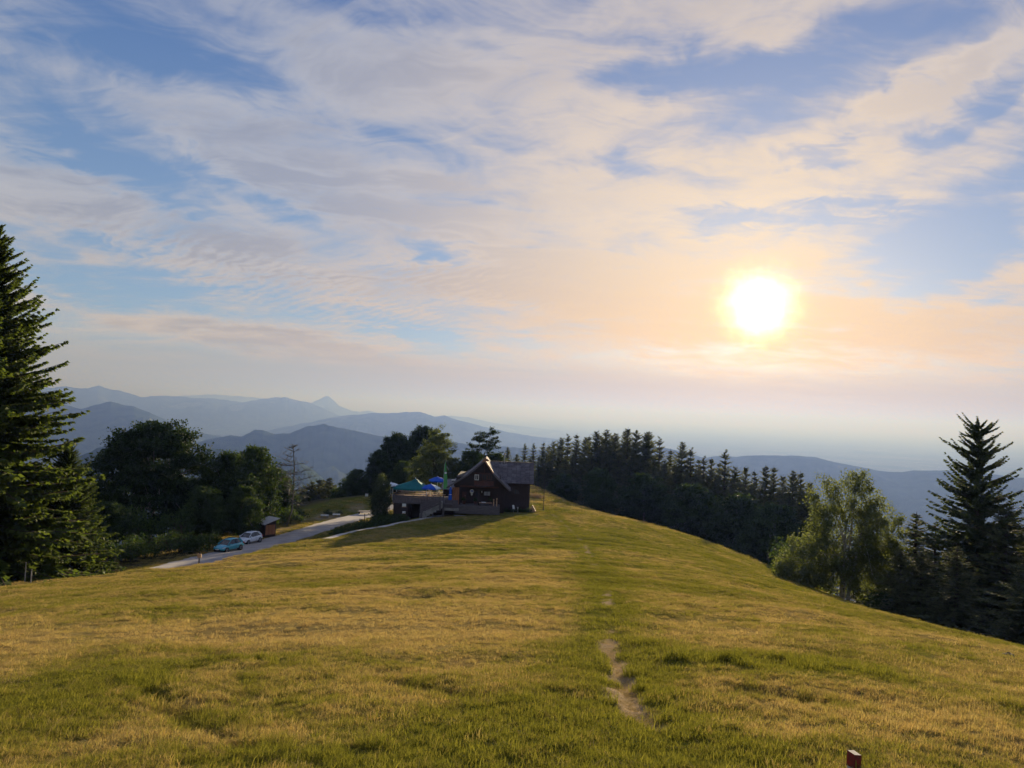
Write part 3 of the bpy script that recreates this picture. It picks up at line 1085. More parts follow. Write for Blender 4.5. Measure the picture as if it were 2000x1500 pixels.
# --- lone spruce at the right edge, open boughs
RS = spruce_meshes(17, 19.0, 5.6, 48, 9, 28, hang=2, foot=.03, twig=.11, wid=.36, mat='spruce_needles', droop=.16, sparse=.9, subs=2, shape=.52)
p = at(1912, 820, 74)
z0 = h1(p.x, 74)
tree('spruce_tree', 'tall open-branched spruce standing out at the right edge', 'spruce tree', RS, p.x, 74, ((p.z - z0) / 19.0,) * 3, 1.1)
for i, (u, v, y, lab) in enumerate([(1790, 996, 82, 'small pointed spruce between the birch and the tall right spruce'), (1828, 1018, 80, 'smallest spruce at the left foot of the tall right spruce'),
                                    (1965, 985, 70, 'dark spruce at the right edge before the tall one'), (1870, 1060, 66, 'low spruce below the tall right spruce'), (1760, 1070, 76, 'low dark spruce right of the birch'),
                                    (2020, 1080, 58, 'low spruce leaving the picture at the right edge'), (1735, 1040, 96, 'spruce behind the right side of the birch'), (1700, 1050, 104, 'spruce hidden behind the birch crown'),
                                    (1852, 1040, 88, 'shaded spruce left behind the tall right spruce'), (1945, 1035, 84, 'shaded spruce right behind the tall right spruce'), (1800, 1075, 72, 'lowest spruce at the meadow edge right of the birch'), (1990, 1020, 78, 'spruce at the very right edge behind the others')]):
    spruce_at(u, v, y, lab, None, wide=1.75)

# --- birch at the right
birch = broad_meshes(21, 14.0, [(-3.2, 0, 4.2, 3.0, 2.6, 2.6), (0, 0, 6.5, 3.6, 3.0, 3.6), (-1.6, .3, 10.0, 1.5, 1.5, 2.6), (1.2, .2, 11.2, 1.3, 1.3, 2.6), (3.4, 0, 6.8, 2.2, 2.2, 3.4), (4.4, .2, 4.4, 2.0, 2.0, 2.4), (-4.6, 0, 3.0, 1.9, 1.9, 1.6), (.6, 0, 3.0, 3.6, 2.6, 1.5), (2.6, 0, 9.4, .9, .9, 2.0)],
                     680, 80, .17, .64, .30, 'birch_leaves', 'bark_birch', hang=1.5, limbs=14, shell=.42, stems=3)
p = at(1645, 1158, 82)
tree('birch_tree', 'broad pale green birch with drooping twigs at the meadow edge', 'birch tree', birch, p.x, 82, (1.12, 1.1, 1.06), 0)
bushF = [bush_meshes(40 + k, 3.2, 2.2, 70, 46, .15) for k in range(3)]
p = at(1530, 1090, 92)
tree('bush', 'round green bush at the left foot of the birch', 'bush', bushF[0], p.x, 92, (1.5, 1.5, 2.0), 0)
p = at(1745, 1140, 76)
tree('bush', 'dark bush in the shade right of the birch trunk', 'bush', bushF[1], p.x, 77, 1.3, 0)

# --- broad trees on the left
beech = broad_meshes(31, 16.0, [(0, 0, 10.2, 5.4, 5.0, 4.6), (-3.6, 0, 7.0, 4.4, 4.2, 4.2), (3.8, 0, 8.2, 4.0, 4.0, 5.0), (-5.4, .4, 4.4, 3.4, 3.2, 3.0), (5.4, -.5, 4.6, 3.4, 3.2, 3.2), (1.0, -2.5, 5.2, 4.6, 3.6, 3.8), (1.8, 0, 13.0, 2.8, 2.8, 2.4), (-2.4, 0, 12.0, 2.6, 2.6, 2.3)],
                     900, 80, .29, .98, .45, 'beech_leaves', hang=.0, limbs=26, flat=.45, shell=.58)
p = at(300, 1050, 100)
tree('beech_tree', 'huge round dark beech behind the parked cars', 'beech tree', beech, p.x - .8, 100, (1.02, 1.0, 1.0), 0)
leafy = broad_meshes(32, 11.0, [(0, 0, 6.8, 3.0, 3.0, 3.6), (-1.9, 0, 4.6, 2.4, 2.4, 2.8), (2.1, 0, 5.0, 2.4, 2.2, 3.0), (.3, 0, 9.0, 1.6, 1.6, 1.9), (.2, -1.2, 2.8, 2.8, 2.2, 2.0)], 400, 70, .25, .76, .22, 'shrub_leaves', hang=.4, limbs=16, flat=.5, shell=.5)
for (u, y, s_, sz, rz, lab) in [(432, 100, 1.0, .98, 0, 'leafy green tree directly right of the huge beech'), (492, 106, 1.05, 1.06, 2.0, 'leafy tree in the middle of the group above the white car'),
                                (532, 116, .8, .72, 4.1, 'leafy tree behind the small shed, rightmost of its group'), (470, 96, .62, .60, 1.0, 'young tree right above the cars'),
                                (175, 96, .95, .82, 3.0, 'dark tree between the tall spruce and the beech'), (210, 80, .6, .5, 5.0, 'low dark tree under the left side of the beech'), (395, 92, .7, .6, 2.6, 'low leafy tree under the right side of the beech')]:
    p = at(u, 1050, y)
    tree('leafy_tree', lab, 'tree', leafy, p.x, y, (s_, s_, sz), rz)


def bare_tree_meshes(seed, h):
    rs = np.random.RandomState(seed)
    segs = []

    def grow(p0, d, L, r, lev):
        k = 5
        P_ = [p0]
        q = p0.copy()
        dd = d.copy()
        for i in range(k - 1):
            dd = dd + rs.randn(3) * .12 + np.array([0, 0, .02])
            dd /= np.linalg.norm(dd)
            q = q + dd * L / (k - 1)
            P_.append(q.copy())
        segs.append((np.array(P_), np.linspace(r, r * .45, k)))
        if lev:
            for _ in range(7 if lev == 3 else 5):
                j = rs.randint(1, k)
                a = rs.rand() * 6.28
                nd = dd * .6 + np.array([math.cos(a), math.sin(a), .15]) * .9
                nd /= np.linalg.norm(nd)
                grow(P_[j], nd, L * rs.uniform(.30, .55), max(r * .55, .022), lev - 1)
    grow(np.array([0, 0, -.4]), np.array([0.04, 0, 1.0]), h, .16, 0)
    P0 = segs[0][0]
    for i in range(26):
        f = rs.uniform(.30, .98)
        z = h * f
        a = rs.rand() * 6.28
        grow(np.array([0.04 * z, 0, z]), np.array([math.cos(a), math.sin(a), rs.uniform(-.05, .4)]), (1 - f) * h * .62 + .5, .06, 2)
    V, F = tubes_np(segs, 4)
    trunk = mesh_np('trunk', V, F, MATS['bark_grey'], True)
    n = 260
    tipsP = np.array([s_[0][-1] for s_ in segs if s_[0][-1][2] < h * .72])
    P_ = tipsP[rs.randint(0, len(tipsP), n)] + rs.randn(n, 3) * .15
    v_, f_, va = blades(P_, P_ + rs.randn(n, 3) * .16, np.full(n, .05), rs.randn(n, 3), rs.rand(n))
    return trunk, mesh_np('crown', v_, f_, MATS['shrub_leaves'], False, {'var': va})


p = at(560, 1000, 110)
bt = bare_tree_meshes(3, 14.0)
zt = at(566, 866, 112).z - h1(p.x, 112)
tree('bare_tree', 'leafless thin tree rising above the shed', 'tree', bt, p.x, 110, zt / 14.0, 0)

# --- trees behind the inn and at the forest front
def crown_at(name, label, cat, ms, u, vtop, y, h0, wide=1.0, rz=0.0):
    top = at(u, vtop, y)
    s_ = (top.z - h1(top.x, y)) / h0
    return tree(name, label, cat, ms, top.x, y, (s_ * wide, s_ * wide, s_), rz)


crown_at('beech_tree', 'dark beech on the crest left of the pale larch', 'beech tree', beech, 778, 846, 168, 15.2, .80, 2.1)
crown_at('beech_tree', 'dark beech behind the larch, its top above the inn terrace', 'beech tree', beech, 832, 832, 172, 15.2, .75, 4.0)
crown_at('beech_tree', 'lower dark beech at the left end of the grove by the inn', 'beech tree', beech, 742, 878, 162, 15.2, .72, 5.2)
crown_at('leafy_tree', 'small dark tree at the left foot of the grove by the inn', 'tree', leafy, 698, 916, 158, 10.6, 1.25, 1.0)
crown_at('leafy_tree', 'lowest dark tree where the grove meets the valley side', 'tree', leafy, 684, 935, 166, 10.6, 1.3, 3.0)
crown_at('leafy_tree', 'dark tree filling the grove behind the green canopy', 'tree', leafy, 790, 900, 150, 10.6, 1.2, 2.0)
larch = broad_meshes(33, 13.0, [(0, 0, 3.6, 4.4, 4.0, 2.6), (0, 0, 6.4, 3.6, 3.4, 2.8), (.2, 0, 9.0, 2.7, 2.6, 2.6), (.1, 0, 11.2, 1.5, 1.5, 1.8), (-2.0, 0, 5.2, 2.6, 2.4, 2.2), (2.2, 0, 5.0, 2.5, 2.4, 2.2)], 430, 70, .20, .62, .25, 'larch_needles', 'bark', hang=.8, limbs=20, flat=.35, shell=.40)
crown_at('larch_tree', 'pale green larch behind the terrace parasols', 'larch tree', larch, 856, 830, 140, 12.9, 1.15, 0)
gnarl = broad_meshes(34, 13.0, [(1.8, 0, 10.4, 2.4, 2.2, 2.2), (2.6, 0, 7.2, 2.6, 2.4, 2.2), (-1.6, 0, 8.0, 1.5, 1.5, 1.6), (-2.4, 0, 5.4, 2.0, 2.0, 1.8), (.6, 0, 4.6, 3.0, 2.6, 2.2), (-.6, 0, 10.6, .9, .9, 1.2)], 230, 58, .22, .62, .26, 'beech_leaves', hang=.1, limbs=44, flat=.38, shell=.55)
crown_at('beech_tree', 'half-bare beech with a round tuft above the inn gable', 'beech tree', gnarl, 940, 834, 150, 12.6, .90, 0)
crown_at('leafy_tree', 'dark tree directly behind the inn gable', 'tree', leafy, 925, 880, 142, 10.6, 1.3, 3.3)
crown_at('leafy_tree', 'dark tree behind the inn roof beside the chimney', 'tree', leafy, 968, 884, 150, 10.6, 1.3, 5.0)
spruce_at(992, 871, 168, 'slim spruce tip rising beside the inn chimney', None, wide=1.2)
spruce_at(1010, 886, 166, 'short spruce behind the inn roof end', None, wide=1.4)

for i, (u, v, y, w_) in enumerate([(1100, 925, 196, 1.3), (1172, 915, 186, 1.2), (1262, 925, 176, 1.3), (1352, 945, 166, 1.3), (1440, 965, 158, 1.3), (1512, 985, 150, 1.2)]):
    crown_at('leafy_tree', f'grey-green leafy tree in front of the forest spruces, {ORD[i]} from the inn', 'tree', leafy, u, v, y, 10.6, w_, i * 1.3)

# --- thuja and hedge by the terrace
thuja = broad_meshes(35, 5.4, [(0, 0, 1.5, 1.15, 1.15, 1.5), (0, 0, 2.9, 1.25, 1.25, 1.7), (.05, 0, 4.2, 1.0, 1.0, 1.25)], 240, 60, .13, .36, .12, 'spruce_needles', 'bark', limbs=6, flat=.8, shell=.7)
p = at(742, 1000, 109)
zt = at(742, 930, 109).z
tree('thuja', 'dense column-shaped dark thuja left of the terrace', 'thuja', thuja, p.x, 109, (1.05, 1.05, (zt - h1(p.x, 109)) / 5.4), 0)
BU = [bush_meshes(50 + k, 2.2, 1.3, 46, 44, .11) for k in range(4)]


def bush_at(u, v, y, label, s_=1.0, sz=1.0, group=None):
    q = at(u, v, y)
    tree('bush', label, 'bush', BU[rnd.randrange(4)], q.x, y, (s_, s_, s_ * sz), rnd.uniform(0, 6), group)


for i, (u, v, y, s_) in enumerate([(655, 1042, 92, .75), (668, 1038, 94, .9), (684, 1033, 96, 1.0), (700, 1028, 98, 1.1), (716, 1025, 100, 1.15), (732, 1022, 101, 1.15), (748, 1018, 102, 1.15), (762, 1013, 104, 1.2), (776, 1010, 105, 1.2), (788, 1012, 105, .8)]):
    bush_at(u, v, y, f'dark low hedge bush between path and road, {ORD[i]} counted from its lower end', s_, 1.0, 'hedge bushes between path and road')
for i, (u, y, s_, sz) in enumerate([(150, 66, 1.3, 1.2), (195, 70, 1.5, 1.3), (240, 73, 1.5, 1.2), (280, 76, 1.5, 1.3), (320, 79, 1.4, 1.2), (352, 80, 1.2, 1.1), (382, 82, 1.3, 1.3), (405, 84, 1.1, 1.6), (340, 88, 2.0, 1.6), (260, 84, 2.2, 1.8), (180, 80, 2.2, 1.8), (120, 72, 1.6, 1.5)]):
    bush_at(u, 1090, y, f'dark shrub in the undergrowth below the beech, {ORD[i]} of the row', s_, sz, 'undergrowth shrubs along the wood edge')
for i, (u, y, s_, lab) in enumerate([(20, 52.5, .9, 'scrubby green bush at the foot of the tall left spruce'), (45, 53.0, .7, 'small scrubby bush beside the two pale poles'), (0, 52.6, .8, 'scrubby bush cut by the left picture edge'),
                                     (562, 112, 1.5, 'bright green bush right of the shed'), (578, 117, 1.4, 'second bright bush right of the shed'), (640, 124, .7, 'small bush on the grassy bank behind the white slabs'), (660, 126, .5, 'smallest bush on the grassy bank')]):
    bush_at(u, 1050, y, lab, s_, 1.2)

# ------------------------------------------------------------------ road and path
plain('gravel', (.37, .335, .31), (.27, .24, .225), .95, .8, bump=.02, detail=8)
plain('pathgravel', (.52, .48, .46), (.40, .37, .35), .95, 3.0, bump=.01)


def strip(name, pts, width, mat, lift, label, n=120, edge=0.25):
    P_ = np.array(pts, float)
    t_ = np.linspace(0, len(P_) - 1, n)
    # smooth the centre line
    xs = np.interp(t_, np.arange(len(P_)), P_[:, 0])
    ys = np.interp(t_, np.arange(len(P_)), P_[:, 1])
    for _ in range(6):
        xs[1:-1] = (xs[:-2] + 2 * xs[1:-1] + xs[2:]) / 4
        ys[1:-1] = (ys[:-2] + 2 * ys[1:-1] + ys[2:]) / 4
    tx, ty = np.gradient(xs), np.gradient(ys)
    L_ = np.hypot(tx, ty)
    nx, ny = -ty / L_, tx / L_
    cols = np.linspace(-.5, .5, 9)
    X, Y = [], []
    for c in cols:
        jit = (fbm(xs * .8 + c * 9, ys * .8, 3) - .5) * edge * 2 * (abs(c) > .49)
        X.append(xs + nx * (c * width + jit * np.sign(c)))
        Y.append(ys + ny * (c * width + jit * np.sign(c)))
    X, Y = np.array(X), np.array(Y)
    Z = H(X, Y) + lift
    Z[0] -= lift * 1.4
    Z[-1] -= lift * 1.4
    k = len(cols)
    i, j = np.meshgrid(np.arange(k - 1), np.arange(n - 1), indexing='ij')
    F = np.stack([i * n + j, i * n + j + 1, (i + 1) * n + j + 1, (i + 1) * n + j], -1).reshape(-1, 4)[:, ::-1]
    me = mesh_np(name, np.stack([X.ravel(), Y.ravel(), Z.ravel()], -1), F, mat, True)
    return tag(obj_new(name, me), label, None, None, 'structure')


strip('road', ROAD, 4.4, MATS['gravel'], .07, 'grey gravel road curving past the parked cars to the inn', 420, .8)
pp = [ground_at(u, v) for (u, v) in [(640, 1051), (690, 1040), (740, 1030), (790, 1020), (830, 1013), (866, 1007)]]
strip('path', [(p.x - .3, p.y) for p in pp], 1.3, MATS['pathgravel'], .07, 'pale narrow footpath along the meadow edge below the terrace', 80, .12)

# ------------------------------------------------------------------ the inn
plain('dark_wood', (.050, .030, .025), (.024, .015, .013), .85, 3.0, bump=.02, stretch=(5, 5, .5))
plain('red_wood', (.12, .045, .03), (.06, .025, .02), .8, 3.0, stretch=(5, 5, .5))
plain('tan_wood', (.58, .38, .23), (.42, .25, .15), .75, 3.0, stretch=(.6, 5, 5))
plain('orange_wood', (.36, .15, .06), (.24, .09, .04), .7, 2.0, stretch=(4, 4, .5))
plain('grey_wood', (.15, .13, .13), (.085, .075, .08), .9, 2.5, bump=.01, stretch=(.5, 5, 5))
plain('grey_wood_v', (.15, .125, .13), (.085, .07, .075), .9, 2.5, bump=.01, stretch=(5, 5, .5))
plain('shingle_a', (.145, .125, .135), (.085, .075, .085), .9, 2.2, bump=.02)
plain('shingle_b', (.19, .17, .18), (.12, .105, .115), .9, 2.2, bump=.02)
plain('copper', (.42, .22, .13), (.32, .16, .10), .6, 3.0, metal=.1)
plain('white_paint', (.78, .78, .76), (.68, .68, .66), .6, 4.0)
plain('blue_cloth', (.015, .10, .55), (.01, .075, .46), .85, 2.0)
plain('teal_cloth', (.012, .16, .165), (.008, .12, .13), .85, 2.0)
plain('white_cloth', (.72, .74, .78), (.62, .64, .68), .85, 2.0)
plain('green_cloth', (.13, .42, .13), (.08, .32, .09), .85, 2.0)
plain('metal', (.45, .45, .46), (.36, .36, .37), .4, 8.0, metal=.8)
plain('iron', (.05, .05, .055), (.03, .03, .03), .6, 8.0, metal=.4)
plain('glass', (.03, .035, .045), (.02, .022, .03), .08, 2.0, spec=.6)
plain('curtain', (.45, .45, .47), (.32, .32, .35), .9, 5.0, stretch=(9, 9, .2))
plain('stone', (.33, .31, .29), (.20, .19, .18), .9, 2.0, bump=.03)
plain('hay', (.55, .40, .20), (.40, .27, .12), .95, 6.0, bump=.05)

GY = 110.6                                              # plane of the gable wall
PK = at(947, 899, GY)
ML, MR = at(914, 926, GY), at(964, 924, GY)
EL, ER = at(873, 951, GY), at(996, 957, GY)
WL, WR = at(886, 960, GY).x, at(986, 960, GY).x
GROUND = h1(-5, GY) - .1
FLOOR = at(930, 986, GY).z
inn = thing('mountain_inn', 'dark wooden mountain inn with steep shingle roof at the end of the meadow', 'inn', (PK.x, GY, GROUND))
INN0 = Vector((PK.x, GY, GROUND))


def ipart(b, name, mat, parent=None, **kw):
    """world-space parts of the inn, kept under its empty"""
    b.v = [tuple(Vector(q) - INN0) for q in b.v]
    o = b.build(name, mat, parent or inn, **kw)
    return o


def roof_z(x):
    return float(np.interp(x, [EL.x, ML.x, PK.x, MR.x, ER.x], [EL.z, ML.z, PK.z, MR.z, ER.z]))


# upper gable wall (projects over the porch)
UPZ = at(930, 952, GY).z                                # underside of the upper storey
xs = [WL, ML.x, PK.x, MR.x, WR]
b = MB()
b.prism([(WL, UPZ)] + [(x, min(roof_z(x) - .12, 99)) for x in xs if roof_z(x) - .12 > UPZ] + [(WR - .6, UPZ)], GY, GY + .25)
wall_up = ipart(b, 'gable_wall', MATS['dark_wood'])
b = MB()
BX = WR - .05
b.box(WL + .05, BX, GY + 1.6, 120.5, GROUND - .6, UPZ + .02)
b.box(WL + .3, BX - .6, GY + .3, 120.4, UPZ + .03, UPZ + 1.4)
ipart(b, 'wall', MATS['dark_wood'])
# timber on the gable
for (x0, z0, x1, z1, w) in [(at(946, 905, GY).x, at(946, 905, GY).z, at(946, 925, GY).x, at(946, 925, GY).z, .12), (at(926, 924, GY).x, at(926, 924, GY).z, at(962, 925, GY).x, at(962, 925, GY).z, .14),
                            (WL + .9, UPZ + .1, WR - .9, UPZ + .1, .22)]:
    b = MB().bar((x0, GY - .05, z0), (x1, GY - .05, z1), .10, w)
    ipart(b, 'beam', MATS['red_wood'])
b = MB()
q0, q1 = at(926, 939, GY - .6), at(964, 950, GY - .6)
b.box(q0.x, q1.x, GY - .40, GY - .34, q1.z, q0.z)
bal = ipart(b, 'balcony', MATS['red_wood'])
b = MB().box(q0.x - .1, q1.x + .1, GY - .46, GY - .003, q1.z - .10, q1.z - .003)
ipart(b, 'balcony_floor', MATS['dark_wood'], None)


def window(u0, v0, u1, v1, y, frame, pane, extra=None):
    a, c = at(u0, v0, y), at(u1, v1, y)
    x0, x1, z0, z1 = a.x, c.x, c.z, a.z
    b = MB()
    t_ = .09
    b.box(x0 - t_, x1 + t_, y - .08, y - .004, z1, z1 + t_).box(x0 - t_, x1 + t_, y - .12, y - .004, z0 - t_, z0)
    b.box(x0 - t_, x0, y - .08, y - .004, z0 + .002, z1 - .002).box(x1, x1 + t_, y - .08, y - .004, z0 + .002, z1 - .002)
    b.box((x0 + x1) / 2 - .03, (x0 + x1) / 2 + .03, y - .06, y - .03, z0 + .002, z1 - .002)
    w = ipart(b, 'window', frame)
    b = MB().box(x0 + .002, x1 - .002, y - .028, y - .01, z0 + .002, z1 - .002)
    ipart(b, 'pane', pane, w)


window(928.5, 928, 934, 936.5, GY, MATS['white_paint'], MATS['glass'])
window(943, 927.5, 949.5, 938, GY, MATS['red_wood'], MATS['iron'])  # open window: a dark sheet as pane paints in the shade inside
window(953.5, 928, 958.5, 936.5, GY, MATS['red_wood'], MATS['glass'])
YB = GY + 1.6                                           # back wall of the porch
window(945.5, 960, 957, 968, YB, MATS['dark_wood'], MATS['curtain'])
window(930, 960, 937, 969, YB, MATS['dark_wood'], MATS['glass'])
a, c = at(903, 960, YB), at(910, 984, YB)
d_ = ipart(MB().box(a.x, c.x, YB - .06, YB - .004, FLOOR, a.z), 'door', MATS['red_wood'])
ipart(MB().box(c.x - .2, c.x - .12, YB - .12, YB - .062, FLOOR + 1.0, FLOOR + 1.08), 'handle', MATS['metal'], d_)
# porch floor, skirt, posts
a, c = at(872, 985, GY - 1.2), at(976, 1000, GY - 1.2)
ipart(MB().box(a.x + 1.2, c.x, GY - 1.2, YB - .01, FLOOR - .16, FLOOR), 'porch_floor', MATS['grey_wood'])
for k in range(3):
    zt = FLOOR - .165 - k * .33
    ipart(MB().box(a.x + 1.22, c.x - .02, GY - 1.19 + .004 * k, GY - 1.12, zt - .32, zt), 'skirt_board', MATS['grey_wood'])
ipart(MB().box(a.x + 1.2, c.x + .4, GY - 1.6, GY - 1.20, GROUND - .8, GROUND + .12), 'step', MATS['stone'])
for u in (898, 935, 972):
    x = at(u, 970, GY).x
    ipart(MB().box(x - .09, x + .09, GY - .12, GY + .06, FLOOR, UPZ), 'post', MATS['dark_wood'])
# wind screen of fresh boards at the left of the porch
a, c = at(884, 953, GY - .3), at(896.5, 972, GY - .3)
for k in range(4):
    w_ = (c.x - a.x) / 4
    ipart(MB().box(a.x + k * w_ + .01, a.x + (k + 1) * w_ - .01, GY - .33 + .006 * (k % 2), GY - .28, FLOOR, a.z + .1), 'screen_board', MATS['orange_wood'])


# --- roofs: stepped courses of shingles
def slope(p0, p1, q0, q1, courses, name, parent, thick=.12):
    """p0-p1 upper edge, q0-q1 lower edge (world); overlapping shingle courses"""
    p0, p1, q0, q1 = map(Vector, (p0, p1, q0, q1))
    nrm = (p1 - p0).cross(q0 - p0).normalized()
    if nrm.z < 0:
        nrm = -nrm
    rs = random.Random(int(abs(p0.x) * 100) + courses)
    objs = []
    lst = MB()
    lst2 = MB()
    for k in range(courses):
        f0, f1 = k / courses, (k + 1.12) / courses
        a0, a1 = p0.lerp(q0, f0), p1.lerp(q1, f0)
        b0, b1 = p0.lerp(q0, f1), p1.lerp(q1, f1)
        n = max(4, int((a1 - a0).length / .62))
        for j in range(n):
            g0, g1 = j / n, (j + 1) / n
            dz = rs.uniform(.0, .035)
            ext = rs.uniform(-.02, .03)
            A_, B_ = a0.lerp(a1, g0), a0.lerp(a1, g1)
            C_, D_ = b0.lerp(b1, g1 - .004), b0.lerp(b1, g0 + .004)
            C_ = C_ + (C_ - B_) * ext
            D_ = D_ + (D_ - A_) * ext
            lo = nrm * -.02
            hi = nrm * (.05 + dz)
            m_ = lst if rs.random() < .6 else lst2
            m_.add([A_ + lo, B_ + lo, C_ + nrm * .02, D_ + nrm * .02, A_ + nrm * .012, B_ + nrm * .012, C_ + hi, D_ + hi], [(0, 1, 2, 3), (7, 6, 5, 4), (0, 4, 5, 1), (1, 5, 6, 2), (2, 6, 7, 3), (3, 7, 4, 0)])
    base = MB()
    dn = nrm * -thick
    base.add([p0 + dn, p1 + dn, q1 + dn, q0 + dn, p0 - nrm * .021, p1 - nrm * .021, q1 - nrm * .021, q0 - nrm * .021],
             [(3, 2, 1, 0), (4, 5, 6, 7), (0, 1, 5, 4), (1, 2, 6, 5), (2, 3, 7, 6), (3, 0, 4, 7)])
    r_ = ipart(base, name, MATS['dark_wood'], parent)
    o = ipart(lst, 'shingles', MATS['shingle_a'], r_)
    o['kind'] = 'stuff'
    o = ipart(lst2, 'shingles', MATS['shingle_b'], r_)
    o['kind'] = 'stuff'
    return r_


RF, RB = GY - .9, 120.6                                  # roof front and back
V3 = lambda p_, y: (p_.x, y, p_.z)
slope(V3(PK, RF), V3(PK, RB), V3(ML, RF), V3(ML, RB), 6, 'roof', None)
slope(V3(ML, RF), V3(ML, RB), V3(EL, RF), V3(EL, RB), 6, 'roof', None)
slope(V3(PK, RF), V3(PK, RB), V3(MR, RF), V3(MR, RB), 5, 'roof', None)
slope(V3(MR, RF), V3(MR, 114.6), V3(ER, RF), V3(ER, 114.6), 6, 'roof', None)
# copper flashing along the front rake and the little beak on the ridge
b = MB()
b.bar((PK.x, RF - .05, PK.z + .05), (MR.x, RF - .05, MR.z + .05), .16, .22)
ipart(b, 'flashing', MATS['copper'])
b = MB()
b.add([(PK.x - .42, RF - .1, PK.z - .25), (PK.x + .75, RF - .1, PK.z + .02), (PK.x + .02, RF - .35, PK.z + .48), (PK.x, RF + 1.6, PK.z + .10)], [(0, 1, 2), (1, 3, 2), (3, 0, 2), (0, 3, 1)])
ipart(b, 'ridge_cap', MATS['copper'])
for (P0, P1, nm) in ((PK, ML, 'barge_board'), (ML, EL, 'barge_board'), (MR, ER, 'barge_board')):
    b = MB().bar((P0.x, RF - .06, P0.z - .06), (P1.x, RF - .06, P1.z - .06), .06, .24)
    ipart(b, nm, MATS['grey_wood'])
# wing to the right, roof facing the meadow
WY = 114.6
e0, e1 = at(978, 942.5, WY - .6), at(1038, 946, WY - .6)
r0, r1 = at(958, 901, WY + 3.3), at(1043, 905.5, WY + 3.3)
wx1 = at(1035, 960, WY).x
wx0 = at(960, 960, WY).x
rx1 = r1.x
zr, ze = (r0.z + r1.z) / 2, (e0.z + e1.z) / 2
slope((PK.x + .6, WY + 3.3, zr), (rx1, WY + 3.3, zr), (PK.x + .6, WY - .6, ze), (rx1, WY - .6, ze), 13, 'wing_roof', None)
slope((PK.x + .6, WY + 3.3, zr), (rx1, WY + 3.3, zr), (PK.x + .6, WY + 7.2, ze), (rx1, WY + 7.2, ze), 8, 'wing_roof', None)
b = MB()
b.box(wx0, wx1, WY, WY + 6.4, GROUND - 1.0, ze + .25)
b.add([(wx1 - .15, WY + .1, ze + .2), (wx1 - .15, WY + 6.4, ze + .2), (wx1 - .15, WY + 3.25, zr - .3)], [(0, 1, 2)])
ipart(b, 'wing_wall', MATS['dark_wood'])
b = MB()
for k in range(9):
    x = wx0 + 2.2 + k * (wx1 - wx0 - 2.2) / 9
    b = MB().box(x, x + .05, WY - .03, WY - .003, GROUND - .2, ze + .2)
    ipart(b, 'batten', MATS['dark_wood'])
a, c = at(1005, 957, WY), at(1014, 966, WY)
window(1005, 957, 1013, 965, WY, MATS['dark_wood'], MATS['glass'])
b = MB().bar((PK.x + .6, WY + 3.3, zr + .06), (rx1, WY + 3.3, zr + .06), .18, .10)
ipart(b, 'ridge_board', MATS['grey_wood'])
# flues
c = at(985, 903, WY + 3.0)
ch = ipart(MB().tube([(c.x, c.y, zr - .2), (c.x, c.y, zr + 1.15)], .09, 10), 'chimney', MATS['metal'])
ipart(MB().tube([(c.x, c.y, zr + 1.18), (c.x, c.y, zr + 1.26), (c.x, c.y, zr + 1.34)], [.17, .15, .02], 10), 'cowl', MATS['iron'], ch)
ipart(MB().tube([(c.x - .35, c.y - .2, zr - .4), (c.x - .35, c.y - .2, zr + .12)], .03, 6).tube([(c.x + .3, c.y - .2, zr - .4), (c.x + .3, c.y - .2, zr + .12)], .03, 6), 'bracket', MATS['metal'], ch)
c = at(888, 943, GY + 4)
zl = roof_z(c.x) if c.x > EL.x else EL.z
ch = ipart(MB().box(c.x - .32, c.x + .32, c.y - .3, c.y + .3, zl - .5, c.z + .35), 'chimney', MATS['iron'])
ipart(MB().box(c.x - .5, c.x + .5, c.y - .45, c.y + .45, c.z + .352, c.z + .43), 'cowl', MATS['metal'], ch)
# porch lamp
c = at(941, 960.5, YB - .2)
ipart(MB().tube([(c.x, c.y, c.z - .16), (c.x, c.y, c.z), (c.x, c.y, c.z + .12)], [.06, .1, .04], 8), 'porch_lamp', MATS['white_paint'])


def top(name, label, cat, b, mat, loc, group=None, **kw):
    loc = Vector(loc)
    b.v = [tuple(Vector(q) - loc) for q in b.v]
    return tag(b.build(name, mat, None, loc=loc, **kw), label, cat, group)


# round sign with blue crest on the porch wall
c = at(921.5, 962, YB - .08)
s0 = thing('wall_sign', 'white shield sign with blue crest on the dark porch wall', 'sign', c)
MB().tube([(0, .06, .18), (0, 0, .18)], [.30, .30], 14).build('disc', MATS['white_paint'], s0)
MB().box(-.20, .20, -.012, -.004, .14, .30).build('crest', MATS['blue_cloth'], s0)
MB().prism([(-.16, -.12), (.16, -.12), (.14, -.34), (0, -.46), (-.14, -.34)], -.01, .05).build('pendant', MATS['white_paint'], s0)

# ------------------------------------------------------------------ terrace
TF = 108.2
t0, t1 = at(767, 985, TF), at(866, 985, TF)
TZ = at(815, 981.5, TF).z
TB = 117.5
ter = thing('terrace', 'raised timber terrace with plank railing left of the inn', 'terrace', (t0.x, TF, GROUND))
T0 = Vector((t0.x, TF, GROUND))


def tpart(b, name, mat, parent=None):
    b.v = [tuple(Vector(q) - T0) for q in b.v]
    return b.build(name, mat, parent or ter)


